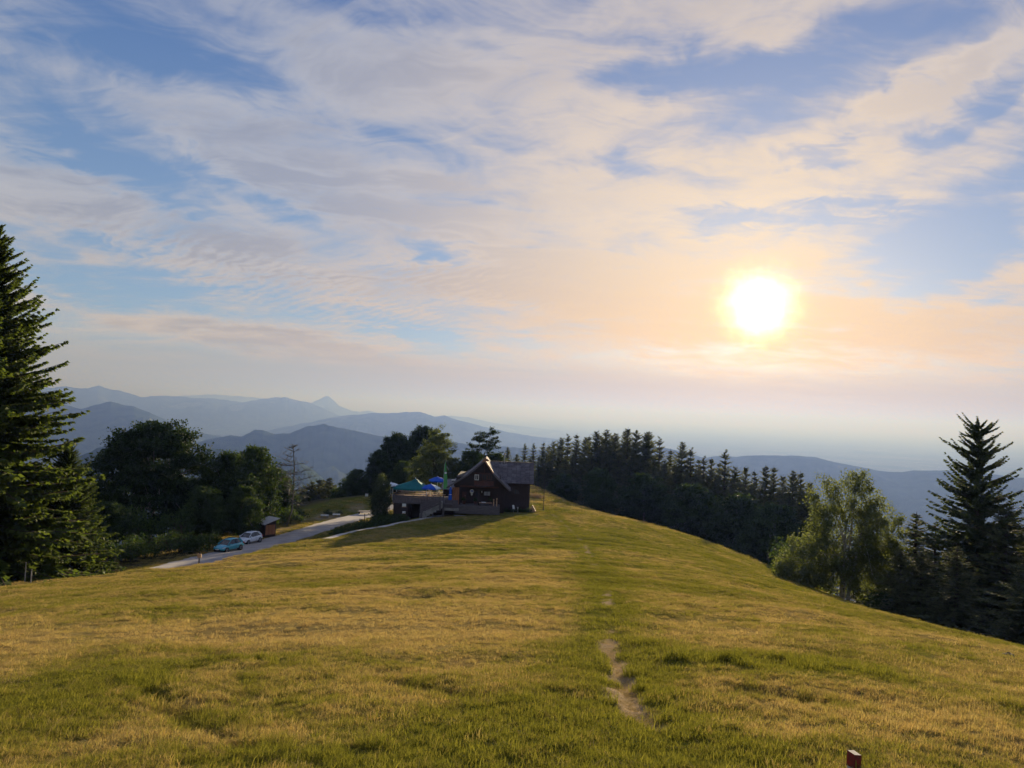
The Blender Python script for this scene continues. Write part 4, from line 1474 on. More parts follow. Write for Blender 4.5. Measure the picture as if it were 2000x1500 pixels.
tpart(MB().box(t0.x, WL + .04, TF + .02, TB, TZ - .2, TZ), 'deck', MATS['grey_wood'])
tpart(MB().box(t0.x + .1, t0.x + 2.2, TF + .06, TB - .1, GROUND - 3.6, TZ - .203), 'wall', MATS['dark_wood'])
tpart(MB().box(t0.x + 2.2, WL, TF + 3.2, TB - .1, GROUND - 3.6, TZ - .203), 'back_wall', MATS['dark_wood'])
tpart(MB().box(t0.x + 2.0, t1.x - 2.9, TF + .3, TF + 3.2, GROUND - 3.4, GROUND - 1.35), 'plinth', MATS['stone'])
RT = at(815, 968, TF).z
npan = 5
for k in range(4):
    z0 = TZ - .05 + k * (RT - TZ) / 4
    for j in range(npan):
        xa = t0.x + (t1.x - t0.x) * j / npan
        xb = t0.x + (t1.x - t0.x) * (j + 1) / npan
        tpart(MB().box(xa + .05, xb - .05, TF - .03 + .006 * ((k + j) % 2), TF + .012, z0 + .012, z0 + (RT - TZ) / 4 - .012), 'railing_board', MATS['grey_wood_v'])
for j in range(npan + 1):
    xa = t0.x + (t1.x - t0.x) * j / npan
    tpart(MB().box(xa - .05, xa + .05, TF - .05, TF + .05, TZ - .3, RT + .05), 'railing_post', MATS['grey_wood'])
for j in range(5):
    ya = TF + .1 + j * 2.2
    tpart(MB().box(t0.x - .05, t0.x + .05, ya, ya + .1, TZ, RT), 'railing_post', MATS['grey_wood'])
for k in range(3):
    z0 = TZ + .12 + k * .32
    tpart(MB().box(t0.x - .02, t0.x + .02, TF + .1, TB, z0, z0 + .22), 'railing_board', MATS['grey_wood_v'])
for u in (822, 846, 866):
    x = at(u, 990, TF).x
    tpart(MB().box(x - .13, x + .13, TF - .02, TF + .3, GROUND - 2.4, TZ - .2), 'support_post', MATS['grey_wood'])
# slanting stair railing
A_, B_ = at(823, 999, TF - 1.2), at(860, 977, TF - 1.2)
for k in range(3):
    dz = Vector((0, 0, -.02 - .33 * k))
    tpart(MB().bar(A_ + dz + Vector((0, 0, .7)), B_ + dz + Vector((0, 0, .25)), .04, .26), 'stair_board', MATS['grey_wood_v'])
for (q, zt) in ((A_, .95), (B_, .55)):
    tpart(MB().box(q.x - .12, q.x + .12, q.y - .1, q.y + .14, q.z - 1.4, q.z + zt), 'stair_post', MATS['grey_wood'])
for k in range(7):
    f = k / 6
    q = A_.lerp(B_, f)
    tpart(MB().box(q.x - .25, q.x + .25, q.y + .1, q.y + 1.1, q.z - 1.15, q.z - .35 + f * .1), 'step', MATS['stone'])
# low parapet before the wind screen
a, c = at(869, 976, TF + .4), at(894, 993, TF + .4)
for k in range(3):
    hgt = (a.z - c.z) / 3
    tpart(MB().box(a.x, c.x, TF + .4 + .005 * k, TF + .5, c.z + k * hgt + .01, c.z + (k + 1) * hgt - .01), 'parapet_board', MATS['grey_wood_v'])
tpart(MB().box(a.x - .1, c.x + .1, TF + .3, TF + .9, c.z - .35, c.z - .002), 'parapet_foot', MATS['stone'])

for (u0, v0, u1, v1, lab) in [(785.8, 983.5, 793, 989.5, 'upper white notice board on the dark terrace front'), (786, 998.5, 792, 1002.5, 'lower small white notice board on the terrace front')]:
    a, c = at(u0, v0, TF - .06), at(u1, v1, TF - .06)
    o = top('notice_board', lab, 'notice board', MB().box(a.x, c.x, TF - .10, TF - .06, c.z, a.z), MATS['white_paint'], (a.x, TF - .06, c.z))
    MB().box(-.05, c.x - a.x + .05, -.012 - .0, .03, -.10, -.01).build('frame', MATS['tan_wood'], o)


# --- tables and benches
def set_mesh():
    tb = MB()
    tb.box(-1.1, 1.1, -.27, .27, .74, .78)
    lg = MB()
    lg.bar((0, -.2, 0), (0, .2, .73), .05).bar((0, .2, 0), (0, -.2, .73), .05).bar((0, -.22, .71), (0, .22, .71), .05)
    bt_ = MB()
    bt_.box(-1.1, 1.1, -.13, .13, .44, .48)
    bl = MB()
    bl.bar((0, -.11, 0), (0, -.08, .43), .04).bar((0, .11, 0), (0, .08, .43), .04).bar((0, -.1, .41), (0, .1, .41), .04)
    return tb, lg, bt_, bl


tb, lg, bt_, bl = set_mesh()


def mk(name, topb, legb, topn, label, cat, group):
    o = thing(name, label, cat, (0, 0, 0), 0, group)
    topb.build(topn, MATS['tan_wood'], o)
    for sx in (-.8, .8):
        l_ = MB()
        l_.v, l_.f = list(legb.v), list(legb.f)
        l_.build('leg', MATS['red_wood'], o, loc=(sx, 0, 0))
    return o


tabs = [(774, 110.2), (798, 110.0), (823, 110.3), (846, 110.1), (781, 112.6), (806, 112.5), (832, 112.8), (855, 112.4), (792, 115.0), (820, 115.2), (846, 115.0)]
proto_t = mk('beer_table', tb, lg, 'table_top', 'x', 'table', 'beer tables on the terrace')
proto_b = mk('beer_bench', bt_, bl, 'seat', 'x', 'bench', 'benches on the terrace')
first_t = first_b = True
ROWN = {0: 'front', 1: 'middle', 2: 'back'}
cnt = {0: 0, 1: 0, 2: 0}
for (u, y) in tabs:
    row = 0 if y < 111 else 1 if y < 114 else 2
    cnt[row] += 1
    x = at(u, 975, y).x
    o = proto_t if first_t else copy_tree(proto_t)
    first_t = False
    o.location = (x, y, TZ)
    o.rotation_euler = (0, 0, rnd.uniform(-.06, .06))
    o['label'] = f'pale wooden beer table in the {ROWN[row]} row on the terrace, {ORD[cnt[row] - 1]} from the left'
    for sd_, nm in ((-.62, 'near'), (.62, 'far')):
        o = proto_b if first_b else copy_tree(proto_b)
        first_b = False
        o.location = (x + rnd.uniform(-.1, .1), y + sd_, TZ)
        o['label'] = f'bench on the {nm} side of the {ORD[cnt[row] - 1]} table from left, {ROWN[row]} terrace row'


# --- parasols
def parasol(name, label, x, y, z, r, hgt, rise, mats, n=8, closed=False, val=.16, turn=.2):
    o = thing(name, label, 'parasol', (x, y, z), turn)
    MB().tube([(0, 0, 0), (0, 0, hgt + rise)], .03, 8).build('pole', MATS['white_paint'], o)
    MB().tube([(0, 0, 0), (0, 0, .08), (0, 0, .12)], [.3, .28, .06], 12).build('base', MATS['stone'], o)
    ang = [2 * math.pi * (k + .5) / n for k in range(n)]
    for k in range(n):
        a, c = ang[k], ang[(k + 1) % n]
        pa = Vector((math.cos(a) * r, math.sin(a) * r, hgt))
        pc = Vector((math.cos(c) * r, math.sin(c) * r, hgt))
        tp = Vector((0, 0, hgt + rise))
        mid = (pa + pc) / 2 + Vector((0, 0, -.03))
        ma, mc = (pa + tp) / 2 + Vector((0, 0, .05)), (pc + tp) / 2 + Vector((0, 0, .05))
        dv = Vector((0, 0, -val))
        b = MB()
        b.add([tp, ma, mc, pa, pc, pa * 1.0 + dv, pc * 1.0 + dv, mid, mid + dv], [(0, 1, 2), (1, 3, 7), (1, 7, 2), (2, 7, 4), (3, 5, 8, 7), (7, 8, 6, 4)])
        b.build('panel', mats[k % len(mats)], o)
        MB().bar((0, 0, hgt + rise - .15), pa + Vector((0, 0, -.02)), .02).build('rib', MATS['metal'], o)
    MB().tube([(0, 0, hgt + rise), (0, 0, hgt + rise + .12)], [.05, .02], 8).build('finial', MATS['white_paint'], o)
    return o


def par_at(label, u, vtop, vrim, y, r, mats, n=8):
    tp, rim = at(u, vtop, y), at(u, vrim, y)
    z0 = TZ
    rise = tp.z - rim.z + .1
    return parasol('parasol', label, tp.x, y, z0, r, max(rim.z - z0, 1.6), rise, mats, n)


par_at('open blue parasol, the higher one beside the green banner', 855, 932, 938, 115.8, 1.35, [MATS['blue_cloth']])
par_at('blue and white parasol in front of the green banner', 842, 946.5, 952.5, 110.8, 1.5, [MATS['blue_cloth'], MATS['blue_cloth'], MATS['white_cloth'], MATS['blue_cloth'], MATS['blue_cloth'], MATS['blue_cloth'], MATS['white_cloth'], MATS['white_cloth']])
par_at('white parasol mostly hidden behind the thuja', 764, 943.5, 946.5, 114.5, 1.2, [MATS['white_cloth']])
# folded blue parasol
p = at(879, 976, TF + 1.0)
zt = at(879.5, 951, TF + 1.0).z
o = thing('folded_parasol', 'folded blue parasol standing upright by the porch screen', 'parasol', (p.x, p.y, TZ))
hh_ = zt - TZ
MB().tube([(0, 0, 0), (0, 0, hh_ + .1)], .03, 8).build('pole', MATS['white_paint'], o)
MB().tube([(0, 0, .35), (0, 0, .6), (.01, 0, hh_ * .5), (0, 0, hh_ * .85), (0, 0, hh_)], [.24, .26, .21, .17, .05], 9).build('furled_canopy', MATS['blue_cloth'], o)
MB().tube([(0, 0, hh_ * .52), (0, 0, hh_ * .52 + .06)], .225, 9).build('strap', MATS['white_cloth'], o)
MB().tube([(0, 0, 0), (0, 0, .1)], .3, 10).build('base', MATS['stone'], o)
# teal pavilion
a, c = at(770, 951, 111.5), at(836, 953, 111.5)
pkv = at(812, 936.5, 111.5)
pv_ = thing('pavilion', 'big teal green pavilion canopy over the terrace tables', 'pavilion', ((a.x + c.x) / 2, 111.8, TZ))
hx, hy, zz0, zz1 = (c.x - a.x) / 2, 1.9, (a.z + c.z) / 2 - TZ, pkv.z - TZ
cx_ = pkv.x - (a.x + c.x) / 2
cor = [(-hx, -hy), (hx, -hy), (hx, hy), (-hx, hy)]
for k in range(4):
    p0, p1 = cor[k], cor[(k + 1) % 4]
    mx_ = ((p0[0] + p1[0]) / 2, (p0[1] + p1[1]) / 2)
    b = MB()
    b.add([(p0[0], p0[1], zz0), (mx_[0], mx_[1], zz0 - .10), (p1[0], p1[1], zz0), (cx_ * .9, 0, zz1 - .02),
           (p0[0], p0[1], zz0 - .22), (mx_[0], mx_[1], zz0 - .3), (p1[0], p1[1], zz0 - .22)], [(0, 1, 3), (1, 2, 3), (0, 4, 5, 1), (1, 5, 6, 2)])
    b.build('panel', MATS['teal_cloth'], pv_)
    MB().tube([(p0[0] * .98, p0[1] * .98, 0), (p0[0] * .98, p0[1] * .98, zz0 - .02)], .05, 6).build('post', MATS['white_paint'], pv_)
MB().add([(cx_ * .9 - .5, -.5, zz1 - .2), (cx_ * .9 + .5, -.5, zz1 - .2), (cx_ * .9 + .5, .5, zz1 - .2), (cx_ * .9 - .5, .5, zz1 - .2), (cx_ * .9, 0, zz1 + .12)], [(0, 1, 4), (1, 2, 4), (2, 3, 4), (3, 0, 4)]).build('vent_cap', MATS['teal_cloth'], pv_)
MB().tube([(cx_ * .9, 0, zz1 + .1), (cx_ * .9, 0, zz1 + .26)], .05, 6).build('finial', MATS['white_paint'], pv_)
# green banner
p = at(866, 945, 109.6)
zt = at(867.5, 901, 109.6).z
o = thing('banner_flag', 'tall narrow green banner on a pole above the terrace stairs', 'flag', (p.x, p.y, TZ))
hb = zt - TZ
MB().tube([(0, 0, 0), (0, 0, hb * .75), (.06, 0, hb * .93), (.2, 0, hb)], .025, 6).build('pole', MATS['metal'], o)
n_ = 9
vs_, fs_ = [], []
for i in range(n_ + 1):
    f = i / n_
    z = hb * (.34 + .66 * f) - .05
    w = (.50 * (1 - f ** 2.2)) + .05
    wob = .05 * math.sin(i * 1.2)
    x0 = .02 + (.12 * max(0, f - .75) / .25)
    vs_ += [(x0, wob * .3, z), (x0 + w, wob, z), (x0, wob * .3 + .01, z), (x0 + w, wob + .01, z)]
for i in range(n_):
    k = i * 4
    fs_ += [(k, k + 1, k + 5, k + 4), (k + 2, k + 6, k + 7, k + 3), (k + 1, k + 3, k + 7, k + 5), (k, k + 4, k + 6, k + 2)]
bn = MB().add(vs_, fs_).build('banner', MATS['green_cloth'], o)
MB().tube([(.25, -.06, hb * .72), (.25, -.075, hb * .72)], .15, 10).build('emblem', MATS['white_cloth'], bn)
# small outbuilding behind the terrace
a, c = at(866, 950, 121), at(897, 957, 121)
o = thing('outbuilding', 'small lean-to with grey-brown roof between banner and inn', 'shed', (a.x, 121, GROUND))
MB().box(0, c.x - a.x, 0, 3, -.5, c.z - GROUND).build('wall', MATS['dark_wood'], o)
rt_ = at(885, 936, 123).z - GROUND
MB().add([(-.3, -.4, c.z - GROUND), (c.x - a.x + .3, -.4, c.z - GROUND), (c.x - a.x + .3, 3, rt_), (-.3, 3, rt_ - .3), (-.3, -.4, c.z - GROUND + .1), (c.x - a.x + .3, -.4, c.z - GROUND + .1), (c.x - a.x + .3, 3, rt_ + .1), (-.3, 3, rt_ - .2)],
         [(3, 2, 1, 0), (4, 5, 6, 7), (0, 1, 5, 4), (1, 2, 6, 5), (2, 3, 7, 6), (3, 0, 4, 7)]).build('roof', MATS['shingle_b'], o)

# --- small things by the inn
def on_floor(u, y):
    return at(u, 985, y).x


for (u, hgt, lab) in [(964, 1.0, 'left carved wooden post on the porch edge'), (970, 1.15, 'right carved wooden post on the porch edge')]:
    x = on_floor(u, GY - .7)
    o = thing('wooden_post', lab, 'post', (x, GY - .7, FLOOR))
    MB().tube([(0, 0, 0), (0, 0, hgt * .6), (0, 0, hgt * .68), (0, 0, hgt * .8)], [.09, .08, .05, .05], 8).build('shaft', MATS['tan_wood'], o)
    MB().tube([(0, 0, hgt * .8), (0, 0, hgt * .87), (0, 0, hgt * .95), (0, 0, hgt)], [.06, .11, .10, .03], 8).build('head', MATS['tan_wood'], o)
x = on_floor(948, GY - .8)
o = thing('porch_bench', 'low bench with pale cushion on the porch', 'bench', (x, GY - .75, FLOOR))
MB().box(-.9, .9, -.2, .2, .40, .46).build('seat', MATS['tan_wood'], o)
for sx in (-.75, .75):
    MB().box(sx - .05, sx + .05, -.17, .17, 0, .398).build('leg', MATS['dark_wood'], o)
MB().box(-.55, .05, -.18, .18, .462, .53).build('cushion', MATS['white_cloth'], o)
for i, (u, lab) in enumerate([(905, 'flower tub at the left of the porch'), (928, 'flower tub below the round sign'), (958, 'flower tub under the curtained window')]):
    x = on_floor(u, GY - .2)
    o = thing('flower_tub', lab, 'planter', (x, GY + .6, FLOOR))
    MB().tube([(0, 0, 0), (0, 0, .42)], [.22, .30], 12).build('tub', MATS['red_wood'], o)
    obj_new('plant', BU[i][1], o, (0, 0, .36)).scale = (.34, .34, .5)
x = at(1004, 980, WY - .5).x
top('leaning_board', 'pale board leaning against the wing wall', 'board', MB().bar((x + .15, WY - .75, GROUND - .1), (x - .1, WY - .12, GROUND + 1.25), .30, .05), MATS['white_paint'], (x, WY - .5, GROUND))
x = at(1012, 980, WY - .6).x
o = thing('water_pump', 'slim white stand pipe with basin by the wing wall', 'stand pipe', (x, WY - .6, GROUND - .1))
MB().tube([(0, 0, 0), (0, 0, 1.15)], .06, 8).build('pipe', MATS['white_paint'], o)
MB().bar((0, 0, 1.12), (0, -.3, 1.0), .06).build('spout', MATS['metal'], o)
MB().tube([(0, -.35, 0), (0, -.35, .35)], [.25, .32], 10).build('basin', MATS['stone'], o)
for i, (u, s_, lab) in enumerate([(992, .50, 'leafy plant at the corner of porch and wing'), (1000, .42, 'low plant left of the leaning board'), (1008, .40, 'low plant between board and stand pipe'), (1020, .50, 'plant below the wing window'), (1029, .55, 'plant near the wing corner')]):
    p = at(u, 988, WY - .9)
    tree('garden_plant', lab, 'plant', BU[i % 4], p.x, WY - .9, (s_, s_, s_ * 1.2), i)
x = at(1036, 978, WY + .3).x
o = thing('log_stack', 'rounded stack of pale cut logs at the wing corner', 'log stack', (x + .35, WY - .1, h1(x, WY) - .05))
for r_ in range(4):
    for k in range(4 - r_):
        MB().tube([((k - (3 - r_) / 2) * .27, 0, .14 + r_ * .235), ((k - (3 - r_) / 2) * .27, 1.0, .14 + r_ * .235)], .132, 9).build('log', MATS['tan_wood'], o)
# hay heap
p = at(1047, 964, 138)
rsb = np.random.RandomState(5)
z0 = h1(p.x, 138)
n_ = 900
P_ = rsb.randn(n_, 3) * np.array([.75, .6, .3])
P_[:, 2] = np.abs(P_[:, 2])
dd = rsb.randn(n_, 3)
v_, f_, va = blades(P_, P_ + dd * .22, np.full(n_, .035), rsb.randn(n_, 3), rsb.rand(n_))
o = tag(obj_new('hay_heap', mesh_np('hay_heap', v_, f_, MATS['hay'], False, {'var': va}), None, (p.x, 138, z0 + .05)), 'pale dry hay heap right of the inn', 'hay heap')
# meadow pole
p = ground_at(1061, 997)
zt = at(1066, 905, p.y).z
o = thing('pole', 'tall thin dark pole standing alone in the meadow right of the inn', 'pole', (p.x, p.y, h1(p.x, p.y) - .2))
MB().tube([(0, 0, 0), (.02, 0, 3.5), (.0, 0, zt - o.location.z)], [.055, .045, .03], 8).build('shaft', MATS['bark'], o)
MB().tube([(0, 0, .1), (0, 0, .45)], [.11, .075], 8).build('foot_sleeve', MATS['iron'], o)

# ------------------------------------------------------------------ roadside
plain('car_teal', (.05, .34, .42), (.045, .31, .39), .25, .5, coat=.8, spec=.5)
plain('car_white', (.72, .74, .78), (.70, .72, .76), .25, .5, coat=.8, spec=.5)
plain('tyre', (.02, .02, .02), (.015, .015, .015), .85, 8.0)
plain('lamp_glass', (.55, .57, .6), (.45, .47, .5), .1, 4.0, spec=.8)
plain('lamp_red', (.35, .02, .02), (.25, .015, .015), .2, 4.0)
plain('black_trim', (.02, .02, .022), (.015, .015, .015), .5, 8.0)


def loft(rings, close=True):
    b = MB()
    n = len(rings[0])
    vs_ = [p for r_ in rings for p in r_]
    fs_ = []
    for i in range(len(rings) - 1):
        for k in range(n):
            k2 = (k + 1) % n
            fs_.append((i * n + k, (i + 1) * n + k, (i + 1) * n + k2, i * n + k2))
    if close:
        fs_.append(tuple(range(n)))
        fs_.append(tuple((len(rings) - 1) * n + k for k in range(n))[::-1])
    b.add(vs_, fs_)
    return b


def car(label, paint, x, y, heading):
    """hatchback, front towards +x"""
    o = thing('parked_car', label, 'car', (x, y, h1(x, y) + .05), heading, 'cars parked beside the road')
    # stations: x, z bottom, z belt, half width bottom, half width belt
    st = [(-1.98, .42, .70, .60, .62), (-1.93, .30, .90, .76, .74), (-1.6, .22, .98, .84, .82), (-.8, .20, .97, .86, .85), (.2, .20, .94, .86, .85), (.95, .20, .90, .86, .83), (1.45, .22, .80, .84, .78), (1.85, .26, .66, .76, .68), (2.02, .36, .54, .58, .54)]
    rings = []
    for (sx, zb, zt_, wb, wt) in st:
        zm = zb + (zt_ - zb) * .55
        rings.append([(sx, -wb * .9, zb), (sx, -wb, zb + .12), (sx, -wb * 1.01, zm), (sx, -wt, zt_ - .03), (sx, -wt * .6, zt_ + .02), (sx, wt * .6, zt_ + .02), (sx, wt, zt_ - .03), (sx, wb * 1.01, zm), (sx, wb, zb + .12), (sx, wb * .9, zb)])
    body = loft(rings).build('body', paint, o, smooth=True)
    md = body.modifiers.new('sub', 'SUBSURF')
    md.levels = md.render_levels = 1
    # glasshouse
    gh = [(-1.86, .93, .94, .66, .64), (-1.55, .95, 1.34, .72, .52), (-.9, .95, 1.47, .76, .56), (-.1, .93, 1.48, .77, .56), (.30, .92, 1.40, .77, .55), (1.02, .88, .90, .72, .66)]
    rings = []
    for (sx, zb, zt_, wb, wt) in gh:
        rings.append([(sx, -wb, zb), (sx, -wt, zt_ - .04), (sx, -wt * .75, zt_), (sx, wt * .75, zt_), (sx, wt, zt_ - .04), (sx, wb, zb)])
    loft(rings).build('window_glass', MATS['glass'], o, smooth=False)
    # roof skin and pillars
    rings = []
    for (sx, zt_, wt) in [(-1.62, 1.30, .54), (-1.45, 1.395, .545), (-.9, 1.485, .575), (-.1, 1.495, .575), (.22, 1.44, .565), (.36, 1.40, .56)]:
        rings.append([(sx, -wt, zt_ - .07), (sx, -wt * .75, zt_ + .008), (sx, wt * .75, zt_ + .008), (sx, wt, zt_ - .07), (sx, wt * .7, zt_ - .02), (sx, -wt * .7, zt_ - .02)])
    loft(rings).build('roof', paint, o, smooth=True)
    for s_ in (-1, 1):
        MB().bar((.30, s_ * .57, 1.36), (1.04, s_ * .74, .90), .05, .06).build('pillar', paint, o)
        MB().bar((-.42, s_ * .585, 1.42), (-.40, s_ * .785, .94), .07, .03).build('pillar', MATS['black_trim'], o)
        MB().bar((-1.15, s_ * .565, 1.40), (-1.62, s_ * .75, .94), .05, .22).build('pillar', paint, o)
        MB().box(.62, .80, min(s_ * .80, s_ * .98), max(s_ * .80, s_ * .98), .90, 1.02).build('wing_mirror', paint, o, bevel=.03)
        d_ = MB().box(-.42, -.41, min(s_ * .862, s_ * .872), max(s_ * .862, s_ * .872), .30, .92).box(.72, .73, min(s_ * .862, s_ * .872), max(s_ * .862, s_ * .872), .32, .88).build('door_seam', MATS['black_trim'], o)
        MB().box(-.36, -.16, min(s_ * .868, s_ * .89), max(s_ * .868, s_ * .89), .78, .81).build('door_handle', paint, o)
        for wx in (-1.22, 1.25):
            w = MB().tube([(wx, s_ * .70, .31), (wx, s_ * .72, .31), (wx, s_ * .86, .31), (wx, s_ * .885, .31)], [.27, .31, .31, .27], 18).build('wheel', MATS['tyre'], o, smooth=False)
            r_ = MB().tube([(wx, s_ * .884, .31), (wx, s_ * .896, .31)], [.20, .19], 14).build('rim', MATS['metal'], w)
            for q in range(5):
                a = q * 1.2566
                MB().bar((wx, s_ * .90, .31), (wx + math.cos(a) * .18, s_ * .90, .31 + math.sin(a) * .18), .03).build('spoke', MATS['iron'], w)
            MB().tube([(wx, s_ * .55, .31), (wx, s_ * .872, .31)], .36, 18).build('wheel_arch', MATS['black_trim'], o)
        MB().add([(1.58, s_ * .80, .62), (1.90, s_ * .64, .56), (1.88, s_ * .64, .67), (1.40, s_ * .82, .76)], [(0, 1, 2, 3)] if s_ < 0 else [(3, 2, 1, 0)]).build('headlight', MATS['lamp_glass'], o)
        MB().box(-1.97, -1.78, min(s_ * .62, s_ * .80), max(s_ * .62, s_ * .80), .72, .92).build('tail_light', MATS['lamp_red'], o, bevel=.03)
    MB().box(1.90, 2.03, -.42, .42, .30, .44).build('grille', MATS['black_trim'], o)
    MB().box(2.025, 2.04, -.25, .25, .40, .50).build('number_plate', MATS['white_paint'], o)
    return o


pc = at(447, 1076, 83)
car('turquoise blue hatchback, the nearer of the two cars by the road', MATS['car_teal'], pc.x - .2, 83.4, R(-110)).scale = (.87,) * 3
pc = at(489, 1060, 90.5)
car('white hatchback parked behind the turquoise car', MATS['car_white'], pc.x - .2, 90.6, R(-108)).scale = (.87,) * 3
# shed with monopitch roof
p = at(521, 1047, 98)
o = thing('roadside_shed', 'small brown shelter with slanted pale roof beside the white car', 'shed', (p.x - .1, 98, h1(p.x, 98) - .1), R(-38))
MB().box(-.85, .85, -.8, .8, 0, 1.72).build('wall', MATS['dark_wood'], o)
MB().add([(-1.15, -1.1, 1.74), (1.15, -1.1, 1.74), (1.15, 1.1, 2.35), (-1.15, 1.1, 2.35), (-1.15, -1.1, 1.84), (1.15, -1.1, 1.84), (1.15, 1.1, 2.45), (-1.15, 1.1, 2.45)],
         [(3, 2, 1, 0), (4, 5, 6, 7), (0, 1, 5, 4), (1, 2, 6, 5), (2, 3, 7, 6), (3, 0, 4, 7)])  .build('roof', MATS['pathgravel'], o)
MB().add([(-.85, .8, 1.722), (.85, .8, 1.722), (.85, .8, 2.25), (-.85, .8, 2.25), (-.85, -.7, 1.722), (.85, -.7, 1.722)], [(0, 1, 2, 3), (0, 3, 4), (1, 5, 2)]).build('gusset', MATS['dark_wood'], o)
for k in range(3):
    MB().box(.852, .875, -.70 + k * .47, -.27 + k * .47, .45, 1.66).build('notice_panel', MATS['orange_wood'], o)


def post(label, u, v0, v1, y, r_, mat, head=None, cat='post', name='marker_post'):
    a, c = at(u, v0, y), at(u, v1, y)
    z0 = h1(c.x, y)
    o = thing(name, label, cat, (c.x, y, z0 - .15))
    hgt = a.z - z0 + .15
    MB().tube([(0, 0, 0), (.01, 0, hgt * .5), (.02, 0, hgt)], [r_, r_ * .95, r_ * .85], 8).build('shaft', mat, o)
    if head:
        MB().box(-.13, .17, -.05, .05, hgt - .5, hgt - .2).build('head_plate', head, o)
    return o


post('dark trail post with pale head at the lower end of the road', 388, 1077, 1105, 62, .05, MATS['bark'], MATS['tan_wood'])
post('taller of the two pale poles by the left wood edge', 48.5, 1098, 1131, 51.5, .035, MATS['bark_birch'], None, 'pole', 'pole')
post('shorter pale pole nearest the meadow at the left wood edge', 60, 1112, 1136, 50.5, .04, MATS['bark_birch'], None, 'pole', 'pole')
post('short dark post by the hedge at the roadside', 712, 1003, 1011, 104, .06, MATS['bark'], None)
for (u, v, y, lab) in [(634, 1008, 121, 'left pale stone slab bench on the grassy bank'), (657, 1005, 123, 'right pale stone slab bench on the grassy bank')]:
    p = at(u, v, y)
    z0 = h1(p.x, y)
    o = thing('slab_bench', lab, 'bench', (p.x, y, z0), .2)
    MB().box(-.6, .6, -.25, .25, .34, .46).build('seat', MATS['white_paint'], o)
    for sx in (-.42, .42):
        MB().box(sx - .1, sx + .1, -.2, .2, -.1, .338).build('leg', MATS['stone'], o)
p = at(716, 970, 146)
o = thing('white_bin', 'small white box on the skyline of the grassy bank', 'box', (p.x, 146, h1(p.x, 146) - .05))
MB().box(-.25, .25, -.2, .2, 0, .55).build('body', MATS['white_paint'], o)
MB().box(-.28, .28, -.23, .23, .552, .62).build('lid', MATS['grey_wood'], o)
p = at(714, 982, 128)
o = thing('plank_platform', 'low grey plank platform left of the thuja', 'platform', (p.x, 128, h1(p.x, 128)), .1)
MB().box(-1.1, 1.4, -.8, .8, .42, .52).build('top', MATS['grey_wood'], o)
for sx in (-.9, 1.2):
    MB().box(sx - .1, sx + .1, -.7, .7, -.1, .418).build('trestle', MATS['dark_wood'], o)
# red and white stake in the foreground
plain('stake_red', (.27, .022, .018), (.11, .03, .02), .8, 22.0, bump=.003)
plain('stake_white', (.50, .47, .42), (.24, .21, .18), .85, 14.0, bump=.003, stretch=(4, 4, .5))
a = at(1674, 1471, 6.3)
z0 = h1(a.x, 6.3)
o = thing('marker_stake', 'squared white stake with red top in the near right grass', 'stake', (a.x - .03, 6.3, z0 - .1), R(28))
o.rotation_euler = (R(-2), R(5), R(24))
hs = a.z - z0 + .1
s_ = .037
MB().box(-s_, s_, -s_, s_, 0, hs - .11).build('shaft', MATS['stake_white'], o, bevel=.004)
MB().add([(-s_ - .001, -s_ - .001, hs - .109), (s_ + .001, -s_ - .001, hs - .109), (s_ + .001, s_ + .001, hs - .109), (-s_ - .001, s_ + .001, hs - .109), (-s_ - .001, -s_ - .001, hs - .005), (s_ + .001, -s_ - .001, hs - .012), (s_ + .001, s_ + .001, hs), (-s_ - .001, s_ + .001, hs + .006)],
         [(3, 2, 1, 0), (0, 1, 5, 4), (1, 2, 6, 5), (2, 3, 7, 6), (3, 0, 4, 7)]).build('red_top', MATS['stake_red'], o)
MB().add([(-s_, -s_, hs - .005), (s_, -s_, hs - .012), (s_, s_, hs), (-s_, s_, hs + .006), (-s_, -s_, hs - .012), (s_, -s_, hs - .02), (s_, s_, hs - .01), (-s_, s_, hs - .002)], [(0, 1, 2, 3), (0, 4, 5, 1), (1, 5, 6, 2), (2, 6, 7, 3), (3, 7, 4, 0)]).build('cut_end', MATS['stake_white'], o)
# molehill near the right edge
p = ground_at(1985, 1284)
o = obj_new('molehill', None)
rsb = np.random.RandomState(9)
aa_ = np.linspace(0, 2 * np.pi, 17)[:-1]
V = [(0, 0, .13)]
for r_, z in ((.10, .12), (.20, .06), (.30, -.04)):
    V += [(math.cos(a) * r_ * (1 + rsb.randn() * .12), math.sin(a) * r_ * (1 + rsb.randn() * .12), z + rsb.randn() * .012) for a in aa_]
F = [(0, 1 + k, 1 + (k + 1) % 16) for k in range(16)]
for q in range(2):
    F += [(1 + q * 16 + k, 17 + q * 16 + k, 17 + q * 16 + (k + 1) % 16, 1 + q * 16 + (k + 1) % 16) for k in range(16)]
bpy.data.objects.remove(o)
plain('soil', (.07, .05, .035), (.04, .028, .02), .95, 20.0, bump=.01)
b = MB().add(V, F)
tag(b.build('molehill', MATS['soil'], None, loc=(p.x - .15, p.y, h1(p.x, p.y))), 'small dark molehill at the right edge of the meadow', 'molehill')

